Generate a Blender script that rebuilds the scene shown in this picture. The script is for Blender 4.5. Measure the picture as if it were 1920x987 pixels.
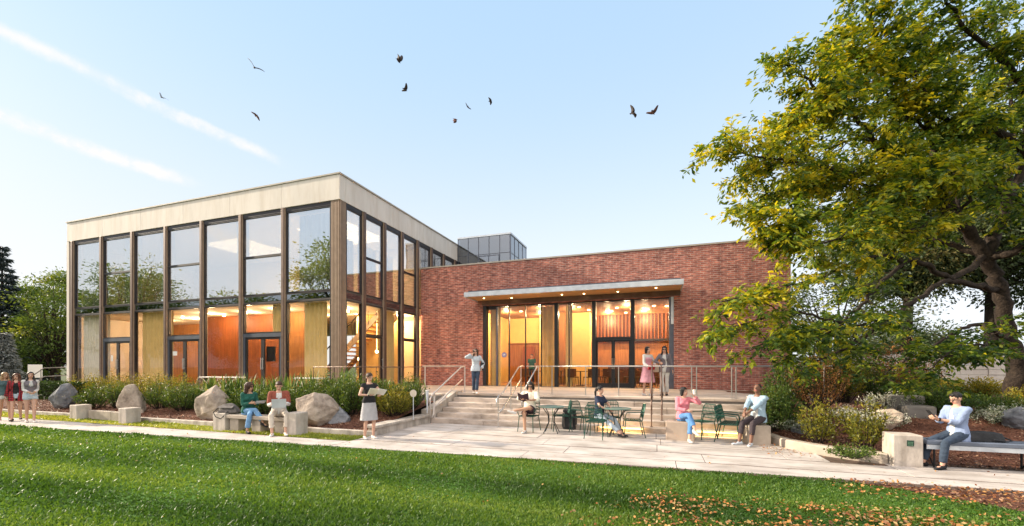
import bpy, bmesh, math, random
import numpy as np
from mathutils import Vector, Matrix, noise as mnoise

for o in list(bpy.data.objects): bpy.data.objects.remove(o, do_unlink=True)
scene = bpy.context.scene
COL = scene.collection
R = math.radians

# ------------------------------------------------------------ camera, sky, sun, exposure
CAM_H = 1.85
YAW = math.atan2(270.0, 790.0)            # the building stands square to the world axes, the camera is turned
F_PX = 790.0
cam_d = bpy.data.cameras.new('camera'); cam = bpy.data.objects.new('camera', cam_d); COL.objects.link(cam)
cam.location = (0, 0, CAM_H); cam.rotation_euler = (R(90), 0, YAW)
cam_d.sensor_width = 36; cam_d.lens = F_PX / 1920 * 36
cam_d.shift_y = 193.5 / 1920; cam_d.clip_start = .05; cam_d.clip_end = 3000
scene.camera = cam
SUN_DIR = Vector((-0.92, -0.10, 0.37)).normalized()     # towards the sun
SUN_EL = math.asin(SUN_DIR.z); SUN_ROT = math.atan2(SUN_DIR.x, SUN_DIR.y)
sun_d = bpy.data.lights.new('sun', 'SUN'); sun = bpy.data.objects.new('sun', sun_d); COL.objects.link(sun)
sun_d.energy = 4.6; sun_d.angle = R(1.2); sun_d.color = (1.0, .86, .66)
sun.rotation_euler = (-SUN_DIR).to_track_quat('-Z', 'Y').to_euler()
scene.view_settings.view_transform = 'Standard'; scene.view_settings.look = 'None'
scene.view_settings.exposure = 0.93; scene.view_settings.gamma = 1.0
scene.view_settings.use_curve_mapping = False

def pdir(px, py):
    """direction of a photo pixel (1920 wide) in world axes"""
    c = (px - 960) / F_PX; v = (687 - py) / F_PX
    cy, sy = math.cos(YAW), math.sin(YAW)
    return Vector((c * cy - sy, c * sy + cy, v))
def at(px, py, d):
    """point at depth d metres along the camera axis"""
    p = pdir(px, py) * d; return Vector((p.x, p.y, p.z + CAM_H))
def gr(px, py, z=0.0):
    """point where a pixel meets the level z"""
    v = pdir(px, py); t = (z - CAM_H) / v.z; return Vector((v.x * t, v.y * t, z))

world = bpy.data.worlds.new('World'); scene.world = world; world.use_nodes = True
def build_world():
    nt = world.node_tree; N = nt.nodes; L = nt.links; N.clear()
    out = N.new('ShaderNodeOutputWorld'); bg = N.new('ShaderNodeBackground')
    sky = N.new('ShaderNodeTexSky'); sky.sky_type = 'NISHITA'; sky.sun_disc = False
    sky.sun_elevation = SUN_EL; sky.sun_rotation = SUN_ROT
    sky.air_density = 1.0; sky.dust_density = 1.2; sky.ozone_density = 1.2; sky.altitude = 50
    bg.inputs['Strength'].default_value = 0.13
    tc = N.new('ShaderNodeTexCoord')
    nrm = N.new('ShaderNodeVectorMath'); nrm.operation = 'NORMALIZE'; L.new(tc.outputs['Generated'], nrm.inputs[0])
    def math_(op, a, b=None, clamp=False):
        m = N.new('ShaderNodeMath'); m.operation = op; m.use_clamp = clamp
        for i, x in enumerate((a, b)):
            if x is None: continue
            if isinstance(x, (int, float)): m.inputs[i].default_value = x
            else: L.new(x, m.inputs[i])
        return m.outputs[0]
    def dot(v):
        m = N.new('ShaderNodeVectorMath'); m.operation = 'DOT_PRODUCT'; L.new(nrm.outputs[0], m.inputs[0]); m.inputs[1].default_value = v
        return m.outputs['Value']
    def smooth(x, a, b, lo=0.0, hi=1.0):
        m = N.new('ShaderNodeMapRange'); m.interpolation_type = 'SMOOTHSTEP'; L.new(x, m.inputs['Value'])
        m.inputs['From Min'].default_value = a; m.inputs['From Max'].default_value = b
        m.inputs['To Min'].default_value = lo; m.inputs['To Max'].default_value = hi
        return m.outputs[0]
    def noise(scale, detail, vec=None, rough=.55, sc=(1, 1, 1)):
        mp = N.new('ShaderNodeMapping'); L.new(nrm.outputs[0] if vec is None else vec, mp.inputs['Vector']); mp.inputs['Scale'].default_value = sc
        n = N.new('ShaderNodeTexNoise'); L.new(mp.outputs[0], n.inputs['Vector']); n.inputs['Scale'].default_value = scale
        n.inputs['Detail'].default_value = detail; n.inputs['Roughness'].default_value = rough
        return n.outputs['Fac']
    sep = N.new('ShaderNodeSeparateXYZ'); L.new(nrm.outputs[0], sep.inputs[0]); z = sep.outputs['Z']
    # thin high cloud, streaky, thicker low down
    n1 = noise(2.2, 9, sc=(1, 1, 5.5)); n2 = noise(.8, 3, sc=(1, 1, 2))
    side = smooth(dot((-.95, .3, 0)), .2, .95)
    veil = math_('MULTIPLY', smooth(n1, .47, .70), smooth(n2, .35, .6))
    veil = math_('MULTIPLY', veil, math_('ADD', math_('MULTIPLY', side, .75), .08))
    low = smooth(z, .0, .85, 1.0, 0.0)
    low = math_('POWER', low, 1.7)
    hz = math_('MAXIMUM', math_('MULTIPLY', low, .97), .0)
    mask = math_('MAXIMUM', math_('MULTIPLY', veil, .8), hz)
    # two contrails: great circles through pairs of pixels
    def trail(pa, pb, w, gain, fade_a, fade_b):
        a = pdir(*pa).normalized(); b = pdir(*pb).normalized()
        n = a.cross(b).normalized(); mid = (a + b).normalized(); t = (b - a).normalized()
        d = math_('ADD', dot(n), math_('MULTIPLY', math_('SUBTRACT', noise(7, 8, rough=.7), .5), w * 2.6))
        along = dot(t)
        ta = a.dot(t); tb = b.dot(t)
        wid = smooth(math_('ABSOLUTE', d), 0.0, w, 1.0, 0.0)
        e = math_('MULTIPLY', smooth(along, ta - .02, ta + .15, fade_a, 1.0), smooth(along, tb - .06, tb + .01, 1.0, fade_b))
        fr = dot(mid); e = math_('MULTIPLY', e, smooth(fr, .3, .5))
        tex = smooth(noise(16, 8, rough=.7), .35, .62, .25, 1.0)
        return math_('MINIMUM', math_('MULTIPLY', math_('MULTIPLY', wid, e), math_('MULTIPLY', tex, gain)), 1.0)
    t1 = trail((-60, 30), (540, 312), .014, .9, 1.0, 0.0)
    t1b = trail((60, 85), (480, 275), .007, .6, .5, 0.0)
    t2 = trail((-60, 200), (380, 345), .016, 1.35, 1.0, 0.0)
    for t in (t1, t1b, t2): mask = math_('SUBTRACT', 1.0, math_('MULTIPLY', math_('SUBTRACT', 1.0, mask), math_('SUBTRACT', 1.0, t)))
    white = N.new('ShaderNodeMixRGB'); white.inputs['Color1'].default_value = (4.3, 4.5, 4.75, 1); white.inputs['Color2'].default_value = (4.1, 4.05, 4.0, 1)
    L.new(side, white.inputs['Fac'])
    thin = N.new('ShaderNodeMixRGB'); thin.inputs['Fac'].default_value = .84; thin.inputs['Color2'].default_value = (2.25, 3.25, 4.35, 1); L.new(sky.outputs[0], thin.inputs['Color1'])   # thin even high veil over the clear sky
    mix = N.new('ShaderNodeMixRGB'); L.new(mask, mix.inputs['Fac']); L.new(thin.outputs[0], mix.inputs['Color1'])
    L.new(white.outputs[0], mix.inputs['Color2'])
    fill_glow = N.new('ShaderNodeMixRGB'); L.new(mix.outputs[0], fill_glow.inputs['Color1']); fill_glow.inputs['Color2'].default_value = (10.8, 9.5, 8.5, 1)   # bright sky patch added behind the viewer to fill the facades
    L.new(math_('MULTIPLY', smooth(dot(tuple(Vector((.10, -.56, .82)).normalized())), .52, .98), smooth(n1, .30, .55, .7, 1.0)), fill_glow.inputs['Fac'])
    L.new(fill_glow.outputs[0], bg.inputs['Color']); L.new(bg.outputs[0], out.inputs['Surface'])
build_world()

# ------------------------------------------------------------ materials
MATS = {}
def nodes_of(m):
    return m.node_tree.nodes, m.node_tree.links
def pmat(name, col, rough=.6, metal=0.0, var=.12, scale=3.0, bump=0.0, bscale=40.0, spec=.4, stretch=(1, 1, 1), col2=None, emit=None, estr=0.0, stain=None):
    """a solid material whose colour wanders a little, with optional grain bump"""
    if name in MATS: return MATS[name]
    m = bpy.data.materials.new(name); m.use_nodes = True; N, L = nodes_of(m); b = N['Principled BSDF']
    b.inputs['Roughness'].default_value = rough; b.inputs['Metallic'].default_value = metal
    b.inputs['Specular IOR Level'].default_value = spec
    tc = N.new('ShaderNodeTexCoord'); mp = N.new('ShaderNodeMapping'); L.new(tc.outputs['Object'], mp.inputs[0]); mp.inputs['Scale'].default_value = stretch
    n = N.new('ShaderNodeTexNoise'); L.new(mp.outputs[0], n.inputs['Vector']); n.inputs['Scale'].default_value = scale; n.inputs['Detail'].default_value = 6
    cr = N.new('ShaderNodeValToRGB'); L.new(n.outputs['Fac'], cr.inputs[0])
    c2 = col2 if col2 else tuple(min(1, c * (1 + var)) for c in col)
    c1 = tuple(c * (1 - var) for c in col)
    cr.color_ramp.elements[0].position = .32; cr.color_ramp.elements[1].position = .68
    cr.color_ramp.elements[0].color = (*c1, 1); cr.color_ramp.elements[1].color = (*c2, 1)
    src = cr.outputs[0]
    if stain:
        sm = N.new('ShaderNodeMapping'); L.new(tc.outputs['Object'], sm.inputs[0]); sm.inputs['Scale'].default_value = stain[1]
        sn = N.new('ShaderNodeTexNoise'); L.new(sm.outputs[0], sn.inputs['Vector']); sn.inputs['Scale'].default_value = 1; sn.inputs['Detail'].default_value = 9; sn.inputs['Roughness'].default_value = .68
        sr = N.new('ShaderNodeValToRGB'); L.new(sn.outputs['Fac'], sr.inputs[0]); sr.color_ramp.elements[0].position = .36; sr.color_ramp.elements[1].position = .56
        k = 1 - stain[0]; sr.color_ramp.elements[0].color = (k, k * .97, k * .93, 1); sr.color_ramp.elements[1].color = (1, 1, 1, 1)
        mu = N.new('ShaderNodeMixRGB'); mu.blend_type = 'MULTIPLY'; mu.inputs['Fac'].default_value = 1; L.new(src, mu.inputs['Color1']); L.new(sr.outputs[0], mu.inputs['Color2']); src = mu.outputs[0]
    L.new(src, b.inputs['Base Color'])
    if bump:
        nb = N.new('ShaderNodeTexNoise'); L.new(mp.outputs[0], nb.inputs['Vector']); nb.inputs['Scale'].default_value = bscale; nb.inputs['Detail'].default_value = 4
        bp = N.new('ShaderNodeBump'); bp.inputs['Strength'].default_value = bump; bp.inputs['Distance'].default_value = .02
        L.new(nb.outputs['Fac'], bp.inputs['Height']); L.new(bp.outputs[0], b.inputs['Normal'])
    if emit:
        b.inputs['Emission Color'].default_value = (*emit, 1); b.inputs['Emission Strength'].default_value = estr
    MATS[name] = m; return m

def brick_mat():
    m = bpy.data.materials.new('brick'); m.use_nodes = True; N, L = nodes_of(m); b = N['Principled BSDF']
    tc = N.new('ShaderNodeTexCoord'); sep = N.new('ShaderNodeSeparateXYZ'); L.new(tc.outputs['Object'], sep.inputs[0])
    ad = N.new('ShaderNodeMath'); ad.operation = 'ADD'; L.new(sep.outputs['X'], ad.inputs[0]); L.new(sep.outputs['Y'], ad.inputs[1])
    cmb = N.new('ShaderNodeCombineXYZ'); L.new(ad.outputs[0], cmb.inputs['X']); L.new(sep.outputs['Z'], cmb.inputs['Y'])
    br = N.new('ShaderNodeTexBrick'); L.new(cmb.outputs[0], br.inputs['Vector'])
    br.inputs['Scale'].default_value = 1.0; br.inputs['Brick Width'].default_value = .26; br.inputs['Row Height'].default_value = .085
    br.inputs['Mortar Size'].default_value = .012; br.inputs['Mortar Smooth'].default_value = .3; br.inputs['Bias'].default_value = -.1
    br.inputs['Color1'].default_value = (.46, .150, .105, 1); br.inputs['Color2'].default_value = (.24, .072, .056, 1)
    br.inputs['Mortar'].default_value = (.42, .28, .24, 1)
    # per-brick tone: snap the coordinates to brick cells
    v2 = N.new('ShaderNodeTexNoise'); mp = N.new('ShaderNodeMapping'); mp.inputs['Scale'].default_value = (3.85, 11.8, 1); L.new(cmb.outputs[0], mp.inputs[0])
    L.new(mp.outputs[0], v2.inputs['Vector']); v2.inputs['Scale'].default_value = 1.0; v2.inputs['Detail'].default_value = 1
    cr = N.new('ShaderNodeValToRGB'); L.new(v2.outputs['Fac'], cr.inputs[0])
    cr.color_ramp.elements[0].position = .35; cr.color_ramp.elements[0].color = (.72, .68, .7, 1)
    e = cr.color_ramp.elements[1]; e.position = .68; e.color = (1.45, 1.55, 1.5, 1)
    mu = N.new('ShaderNodeMixRGB'); mu.blend_type = 'MULTIPLY'; mu.inputs['Fac'].default_value = 1
    L.new(br.outputs['Color'], mu.inputs['Color1']); L.new(cr.outputs[0], mu.inputs['Color2'])
    big = N.new('ShaderNodeTexNoise'); L.new(tc.outputs['Object'], big.inputs['Vector']); big.inputs['Scale'].default_value = .5; big.inputs['Detail'].default_value = 5
    cr2 = N.new('ShaderNodeValToRGB'); L.new(big.outputs['Fac'], cr2.inputs[0]); cr2.color_ramp.elements[0].position = .3; cr2.color_ramp.elements[0].color = (.85, .85, .85, 1)
    cr2.color_ramp.elements[1].position = .7; cr2.color_ramp.elements[1].color = (1.12, 1.08, 1.08, 1)
    mu2 = N.new('ShaderNodeMixRGB'); mu2.blend_type = 'MULTIPLY'; mu2.inputs['Fac'].default_value = 1
    L.new(mu.outputs[0], mu2.inputs['Color1']); L.new(cr2.outputs[0], mu2.inputs['Color2'])
    mp3 = N.new('ShaderNodeMapping'); mp3.inputs['Scale'].default_value = (2.6, .35, 1); L.new(cmb.outputs[0], mp3.inputs[0])
    n3 = N.new('ShaderNodeTexNoise'); L.new(mp3.outputs[0], n3.inputs['Vector']); n3.inputs['Scale'].default_value = 1; n3.inputs['Detail'].default_value = 8
    cr3 = N.new('ShaderNodeValToRGB'); L.new(n3.outputs['Fac'], cr3.inputs[0]); cr3.color_ramp.elements[0].position = .36; cr3.color_ramp.elements[0].color = (.74, .74, .76, 1); cr3.color_ramp.elements[1].position = .55; cr3.color_ramp.elements[1].color = (1, 1, 1, 1)
    mu3 = N.new('ShaderNodeMixRGB'); mu3.blend_type = 'MULTIPLY'; mu3.inputs['Fac'].default_value = 1; L.new(mu2.outputs[0], mu3.inputs['Color1']); L.new(cr3.outputs[0], mu3.inputs['Color2'])
    L.new(mu3.outputs[0], b.inputs['Base Color']); b.inputs['Roughness'].default_value = .8
    inv = N.new('ShaderNodeMath'); inv.operation = 'SUBTRACT'; inv.inputs[0].default_value = 1; L.new(br.outputs['Fac'], inv.inputs[1])
    ad2 = N.new('ShaderNodeMath'); ad2.operation = 'MULTIPLY_ADD'; L.new(v2.outputs['Fac'], ad2.inputs[0]); ad2.inputs[1].default_value = .8; L.new(inv.outputs[0], ad2.inputs[2])
    bp = N.new('ShaderNodeBump'); bp.inputs['Strength'].default_value = .8; bp.inputs['Distance'].default_value = .012
    L.new(ad2.outputs[0], bp.inputs['Height']); L.new(bp.outputs[0], b.inputs['Normal'])
    MATS['brick'] = m; return m

def glass_mat(name, tint, refl, fmul=1.3):
    m = bpy.data.materials.new(name); m.use_nodes = True; N, L = nodes_of(m); N.clear()
    out = N.new('ShaderNodeOutputMaterial'); mix = N.new('ShaderNodeMixShader')
    tr = N.new('ShaderNodeBsdfTransparent'); tr.inputs[0].default_value = (*tint, 1)
    gl = N.new('ShaderNodeBsdfGlossy'); gl.inputs['Roughness'].default_value = .0; gl.inputs['Color'].default_value = (.95, .97, 1, 1)
    # slight waviness of the panes
    tc = N.new('ShaderNodeTexCoord'); n = N.new('ShaderNodeTexNoise'); L.new(tc.outputs['Object'], n.inputs['Vector']); n.inputs['Scale'].default_value = .9; n.inputs['Detail'].default_value = 1
    bp = N.new('ShaderNodeBump'); bp.inputs['Strength'].default_value = .06; bp.inputs['Distance'].default_value = .05; L.new(n.outputs['Fac'], bp.inputs['Height']); L.new(bp.outputs[0], gl.inputs['Normal'])
    fr = N.new('ShaderNodeFresnel'); ge = N.new('ShaderNodeNewGeometry'); io = N.new('ShaderNodeMapRange'); L.new(ge.outputs['Backfacing'], io.inputs['Value']); io.inputs['To Min'].default_value = 1.5; io.inputs['To Max'].default_value = 1 / 1.5; L.new(io.outputs[0], fr.inputs['IOR'])
    ma = N.new('ShaderNodeMath'); ma.operation = 'MULTIPLY_ADD'; ma.use_clamp = True; L.new(fr.outputs[0], ma.inputs[0]); ma.inputs[1].default_value = fmul; ma.inputs[2].default_value = refl
    L.new(ma.outputs[0], mix.inputs['Fac']); L.new(tr.outputs[0], mix.inputs[1]); L.new(gl.outputs[0], mix.inputs[2]); L.new(mix.outputs[0], out.inputs[0])
    MATS[name] = m; return m

def leaf_mat(name, cols, trans=.35, rough=.5):
    """leaf colour picked per leaf from a ramp through the 'rnd' attribute"""
    m = bpy.data.materials.new(name); m.use_nodes = True; N, L = nodes_of(m); N.clear()
    out = N.new('ShaderNodeOutputMaterial'); at_ = N.new('ShaderNodeAttribute'); at_.attribute_name = 'rnd'
    cr = N.new('ShaderNodeValToRGB'); L.new(at_.outputs['Fac'], cr.inputs[0])
    el = cr.color_ramp.elements
    while len(el) < len(cols): el.new(.5)
    for i, c in enumerate(cols):
        el[i].position = i / (len(cols) - 1); el[i].color = (*c, 1)
    pb = N.new('ShaderNodeBsdfPrincipled'); pb.inputs['Roughness'].default_value = rough; pb.inputs['Specular IOR Level'].default_value = .35
    L.new(cr.outputs[0], pb.inputs['Base Color'])
    tl = N.new('ShaderNodeBsdfTranslucent')
    mu = N.new('ShaderNodeMixRGB'); mu.blend_type = 'MULTIPLY'; mu.inputs['Fac'].default_value = 1; L.new(cr.outputs[0], mu.inputs['Color1']); mu.inputs['Color2'].default_value = (1.7, 1.5, .6, 1)
    L.new(mu.outputs[0], tl.inputs[0])
    mx = N.new('ShaderNodeMixShader'); mx.inputs[0].default_value = trans; L.new(pb.outputs[0], mx.inputs[1]); L.new(tl.outputs[0], mx.inputs[2]); L.new(mx.outputs[0], out.inputs[0])
    MATS[name] = m; return m

def ground_mat(name, stops, scale, detail=8, bump=.5, bscale=30, rough=.95, big=None):
    m = bpy.data.materials.new(name); m.use_nodes = True; N, L = nodes_of(m); b = N['Principled BSDF']; b.inputs['Roughness'].default_value = rough
    b.inputs['Specular IOR Level'].default_value = .2
    tc = N.new('ShaderNodeTexCoord'); n = N.new('ShaderNodeTexNoise'); L.new(tc.outputs['Object'], n.inputs['Vector']); n.inputs['Scale'].default_value = scale; n.inputs['Detail'].default_value = detail; n.inputs['Roughness'].default_value = .7
    cr = N.new('ShaderNodeValToRGB'); L.new(n.outputs['Fac'], cr.inputs[0]); el = cr.color_ramp.elements
    while len(el) < len(stops): el.new(.5)
    for i, (p, c) in enumerate(stops): el[i].position = p; el[i].color = (*c, 1)
    src = cr.outputs[0]
    if big:
        n2 = N.new('ShaderNodeTexNoise'); L.new(tc.outputs['Object'], n2.inputs['Vector']); n2.inputs['Scale'].default_value = big; n2.inputs['Detail'].default_value = 3
        c2 = N.new('ShaderNodeValToRGB'); L.new(n2.outputs['Fac'], c2.inputs[0]); c2.color_ramp.elements[0].position = .35; c2.color_ramp.elements[0].color = (.75, .75, .75, 1)
        c2.color_ramp.elements[1].position = .65; c2.color_ramp.elements[1].color = (1.15, 1.15, 1.15, 1)
        mu = N.new('ShaderNodeMixRGB'); mu.blend_type = 'MULTIPLY'; mu.inputs['Fac'].default_value = 1; L.new(src, mu.inputs['Color1']); L.new(c2.outputs[0], mu.inputs['Color2']); src = mu.outputs[0]
    L.new(src, b.inputs['Base Color'])
    nb = N.new('ShaderNodeTexNoise'); L.new(tc.outputs['Object'], nb.inputs['Vector']); nb.inputs['Scale'].default_value = bscale; nb.inputs['Detail'].default_value = 6
    bp = N.new('ShaderNodeBump'); bp.inputs['Strength'].default_value = bump; bp.inputs['Distance'].default_value = .03; L.new(nb.outputs['Fac'], bp.inputs['Height']); L.new(bp.outputs[0], b.inputs['Normal'])
    MATS[name] = m; return m

brick_mat()
glass_mat('glass_upper', (.86, .88, .87), .42, .9)
glass_mat('glass_lower', (.98, .97, .95), .0, .42)
glass_mat('glass_grey', (.28, .36, .44), .20, .9)
M = lambda k: MATS[k]
pmat('fascia', (.70, .64, .58), .75, var=.06, scale=1.3, bump=.15, bscale=12, stretch=(1, 1, .35), stain=(.10, (3.2, 3.2, .5)))
pmat('fascia_edge', (.42, .38, .33), .6, var=.1)
pmat('bronze', (.13, .082, .064), .42, .35, var=.18, scale=6)
pmat('bronze_dark', (.035, .03, .032), .4, .4, var=.15)
pmat('bronze_light', (.35, .25, .18), .5, .2, var=.1, scale=5)
pmat('black_steel', (.018, .019, .022), .4, .3, var=.1)
pmat('blue_steel', (.10, .11, .14), .4, .4, var=.12)
pmat('spandrel', (.10, .085, .08), .5, .1, var=.2)
pmat('zinc', (.56, .60, .65), .4, .25, var=.12, scale=4)
pmat('stainless', (.56, .55, .53), .30, .9, var=.06)
pmat('pale_rail', (.62, .56, .52), .4, .6, var=.06)
pmat('wood_red', (.25, .070, .022), .5, var=.22, scale=2.0, stretch=(6, 6, .4))
pmat('wood_orange', (.36, .15, .045), .5, var=.22, scale=2.2, stretch=(6, 6, .5))
pmat('wood_dark', (.075, .022, .010), .5, var=.25, scale=2.2, stretch=(8, 8, .5))
pmat('wood_soffit', (.56, .32, .14), .55, var=.15, scale=2.5, stretch=(.6, 6, 1))
pmat('wood_ceiling', (.25, .105, .04), .55, var=.2, scale=2.5, stretch=(6, .6, 1))
pmat('yellow_wall', (.80, .55, .20), .7, var=.06)
pmat('cream_wall', (.72, .62, .44), .8, var=.05)
pmat('white_ceiling', (.72, .66, .55), .8, var=.04)
pmat('curtain_yellow', (.66, .48, .20), .85, var=.08)
pmat('curtain_grey', (.62, .58, .48), .85, var=.06)
pmat('curtain_orange', (.68, .42, .13), .85, var=.1)
pmat('floor_wood', (.30, .15, .06), .35, var=.15)
pmat('paper', (.8, .78, .74), .7, var=.02)
pmat('sign_blue', (.10, .11, .38), .5, var=.05)
pmat('plaque_green', (.015, .05, .035), .4, var=.1)
pmat('plaque_letter', (.16, .32, .2), .5, var=.1)
pmat('lamp', (1, .8, .5), .5, var=0, emit=(1, .72, .34), estr=9)
pmat('lamp_soft', (1, .85, .6), .5, var=0, emit=(1, .80, .5), estr=5)
pmat('step_led', (1, .8, .4), .5, var=0, emit=(1, .62, .18), estr=1.6)
pmat('concrete', (.52, .46, .40), .85, var=.14, scale=4, bump=.25, bscale=25, stain=(.35, (4, 4, 1.2)))
pmat('concrete_warm', (.40, .34, .28), .85, var=.16, scale=4, bump=.25, bscale=25)
pmat('concrete_dark', (.20, .185, .17), .9, var=.2, scale=3, bump=.3, bscale=20)
pmat('slab', (.50, .45, .415), .8, var=.12, scale=.9, bump=.22, bscale=45, col2=(.57, .52, .485), stain=(.35, (1.1, 2.4, 1)))
pmat('terrace_slab', (.56, .47, .40), .8, var=.14, scale=.8, bump=.15, bscale=35, stain=(.3, (.8, 2, 1)))
pmat('step_stone', (.50, .42, .36), .85, var=.2, scale=1.6, bump=.2, bscale=30, stretch=(.5, 1, 1), stain=(.4, (1.2, 1.5, 3)))
pmat('joint', (.10, .065, .048), .95, var=.3, scale=8)
ground_mat('mulch', [(.3, (.035, .016, .012)), (.5, (.13, .055, .035)), (.72, (.27, .13, .08))], 22, bump=1.0, bscale=35)
ground_mat('lawn', [(.25, (.035, .085, .012)), (.5, (.06, .15, .02)), (.75, (.10, .20, .03))], 6, bump=.8, bscale=60, big=.35)
ground_mat('far_ground', [(.3, (.03, .05, .015)), (.7, (.08, .10, .03))], .8, bump=.3, bscale=3)
ground_mat('verge', [(.25, (.10, .15, .02)), (.5, (.20, .24, .045)), (.75, (.30, .32, .09))], 7, bump=.8, bscale=60)
ground_mat('boulder', [(.28, (.16, .12, .095)), (.5, (.38, .31, .25)), (.72, (.56, .47, .38))], 2.2, bump=.9, bscale=9, rough=.85)
ground_mat('boulder_grey', [(.28, (.07, .075, .09)), (.5, (.18, .19, .21)), (.72, (.34, .34, .36))], 2.0, bump=.9, bscale=9, rough=.85)
ground_mat('bark', [(.3, (.012, .009, .008)), (.5, (.035, .026, .021)), (.75, (.08, .058, .042))], 9, bump=1.0, bscale=22)
ground_mat('limestone', [(.3, (.52, .47, .42)), (.7, (.70, .66, .60))], 1.5, bump=.4, bscale=12)
leaf_mat('leaf_big', [(.018, .05, .014), (.05, .10, .016), (.11, .17, .018), (.28, .31, .022), (.52, .44, .02)], .45)
leaf_mat('leaf_under', [(.018, .045, .018), (.035, .075, .02), (.06, .11, .022), (.12, .16, .025)], .3)
leaf_mat('leaf_back', [(.03, .05, .03), (.06, .09, .045), (.11, .14, .06), (.20, .17, .06)], .35)
leaf_mat('leaf_left', [(.04, .08, .016), (.08, .13, .02), (.13, .18, .03), (.22, .23, .03)], .35)
leaf_mat('leaf_spruce', [(.02, .035, .042), (.04, .06, .065), (.08, .10, .10)], .1)
leaf_mat('leaf_spruce_pale', [(.09, .11, .12), (.2, .22, .22), (.34, .34, .32)], .1)
leaf_mat('leaf_shrub', [(.025, .055, .012), (.05, .10, .018), (.10, .15, .022), (.17, .2, .03)], .3)
leaf_mat('leaf_gold', [(.08, .10, .015), (.17, .17, .018), (.30, .24, .025), (.38, .24, .03)], .35)
leaf_mat('leaf_rust', [(.12, .05, .025), (.2, .08, .03), (.30, .15, .05), (.18, .16, .06)], .3)
leaf_mat('leaf_strap', [(.03, .075, .02), (.06, .13, .03), (.12, .20, .045), (.30, .34, .12)], .25)
leaf_mat('leaf_pale', [(.10, .14, .08), (.24, .28, .2), (.62, .62, .55), (.7, .7, .66)], .2)
leaf_mat('leaf_hedge', [(.015, .035, .01), (.03, .06, .012), (.05, .09, .018)], .2)
leaf_mat('leaf_fallen', [(.13, .05, .02), (.30, .10, .03), (.45, .20, .05), (.46, .32, .13), (.20, .09, .045)], .1)
leaf_mat('grass_blade', [(.03, .075, .012), (.06, .13, .018), (.11, .195, .03), (.20, .28, .06)], .35)
leaf_mat('grass_dry', [(.13, .19, .02), (.28, .32, .05), (.48, .46, .12)], .3)

# ------------------------------------------------------------ scene graph helpers
def tag(o, label=None, cat=None, group=None, kind=None):
    if label: o['label'] = label
    if cat: o['category'] = cat
    if group: o['group'] = group
    if kind: o['kind'] = kind
    return o
def empty(name, loc=(0, 0, 0), rz=0.0, label=None, cat=None, group=None):
    e = bpy.data.objects.new(name, None); e.empty_display_size = .3; e.location = loc; e.rotation_euler = (0, 0, rz); COL.objects.link(e)
    return tag(e, label, cat, group)
def kids(o): return [c for c in bpy.data.objects if c.parent == o]
def copy_tree(o, parent=None):
    c = o.copy(); COL.objects.link(c); c.parent = parent
    for ch in kids(o): copy_tree(ch, c)
    return c

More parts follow.
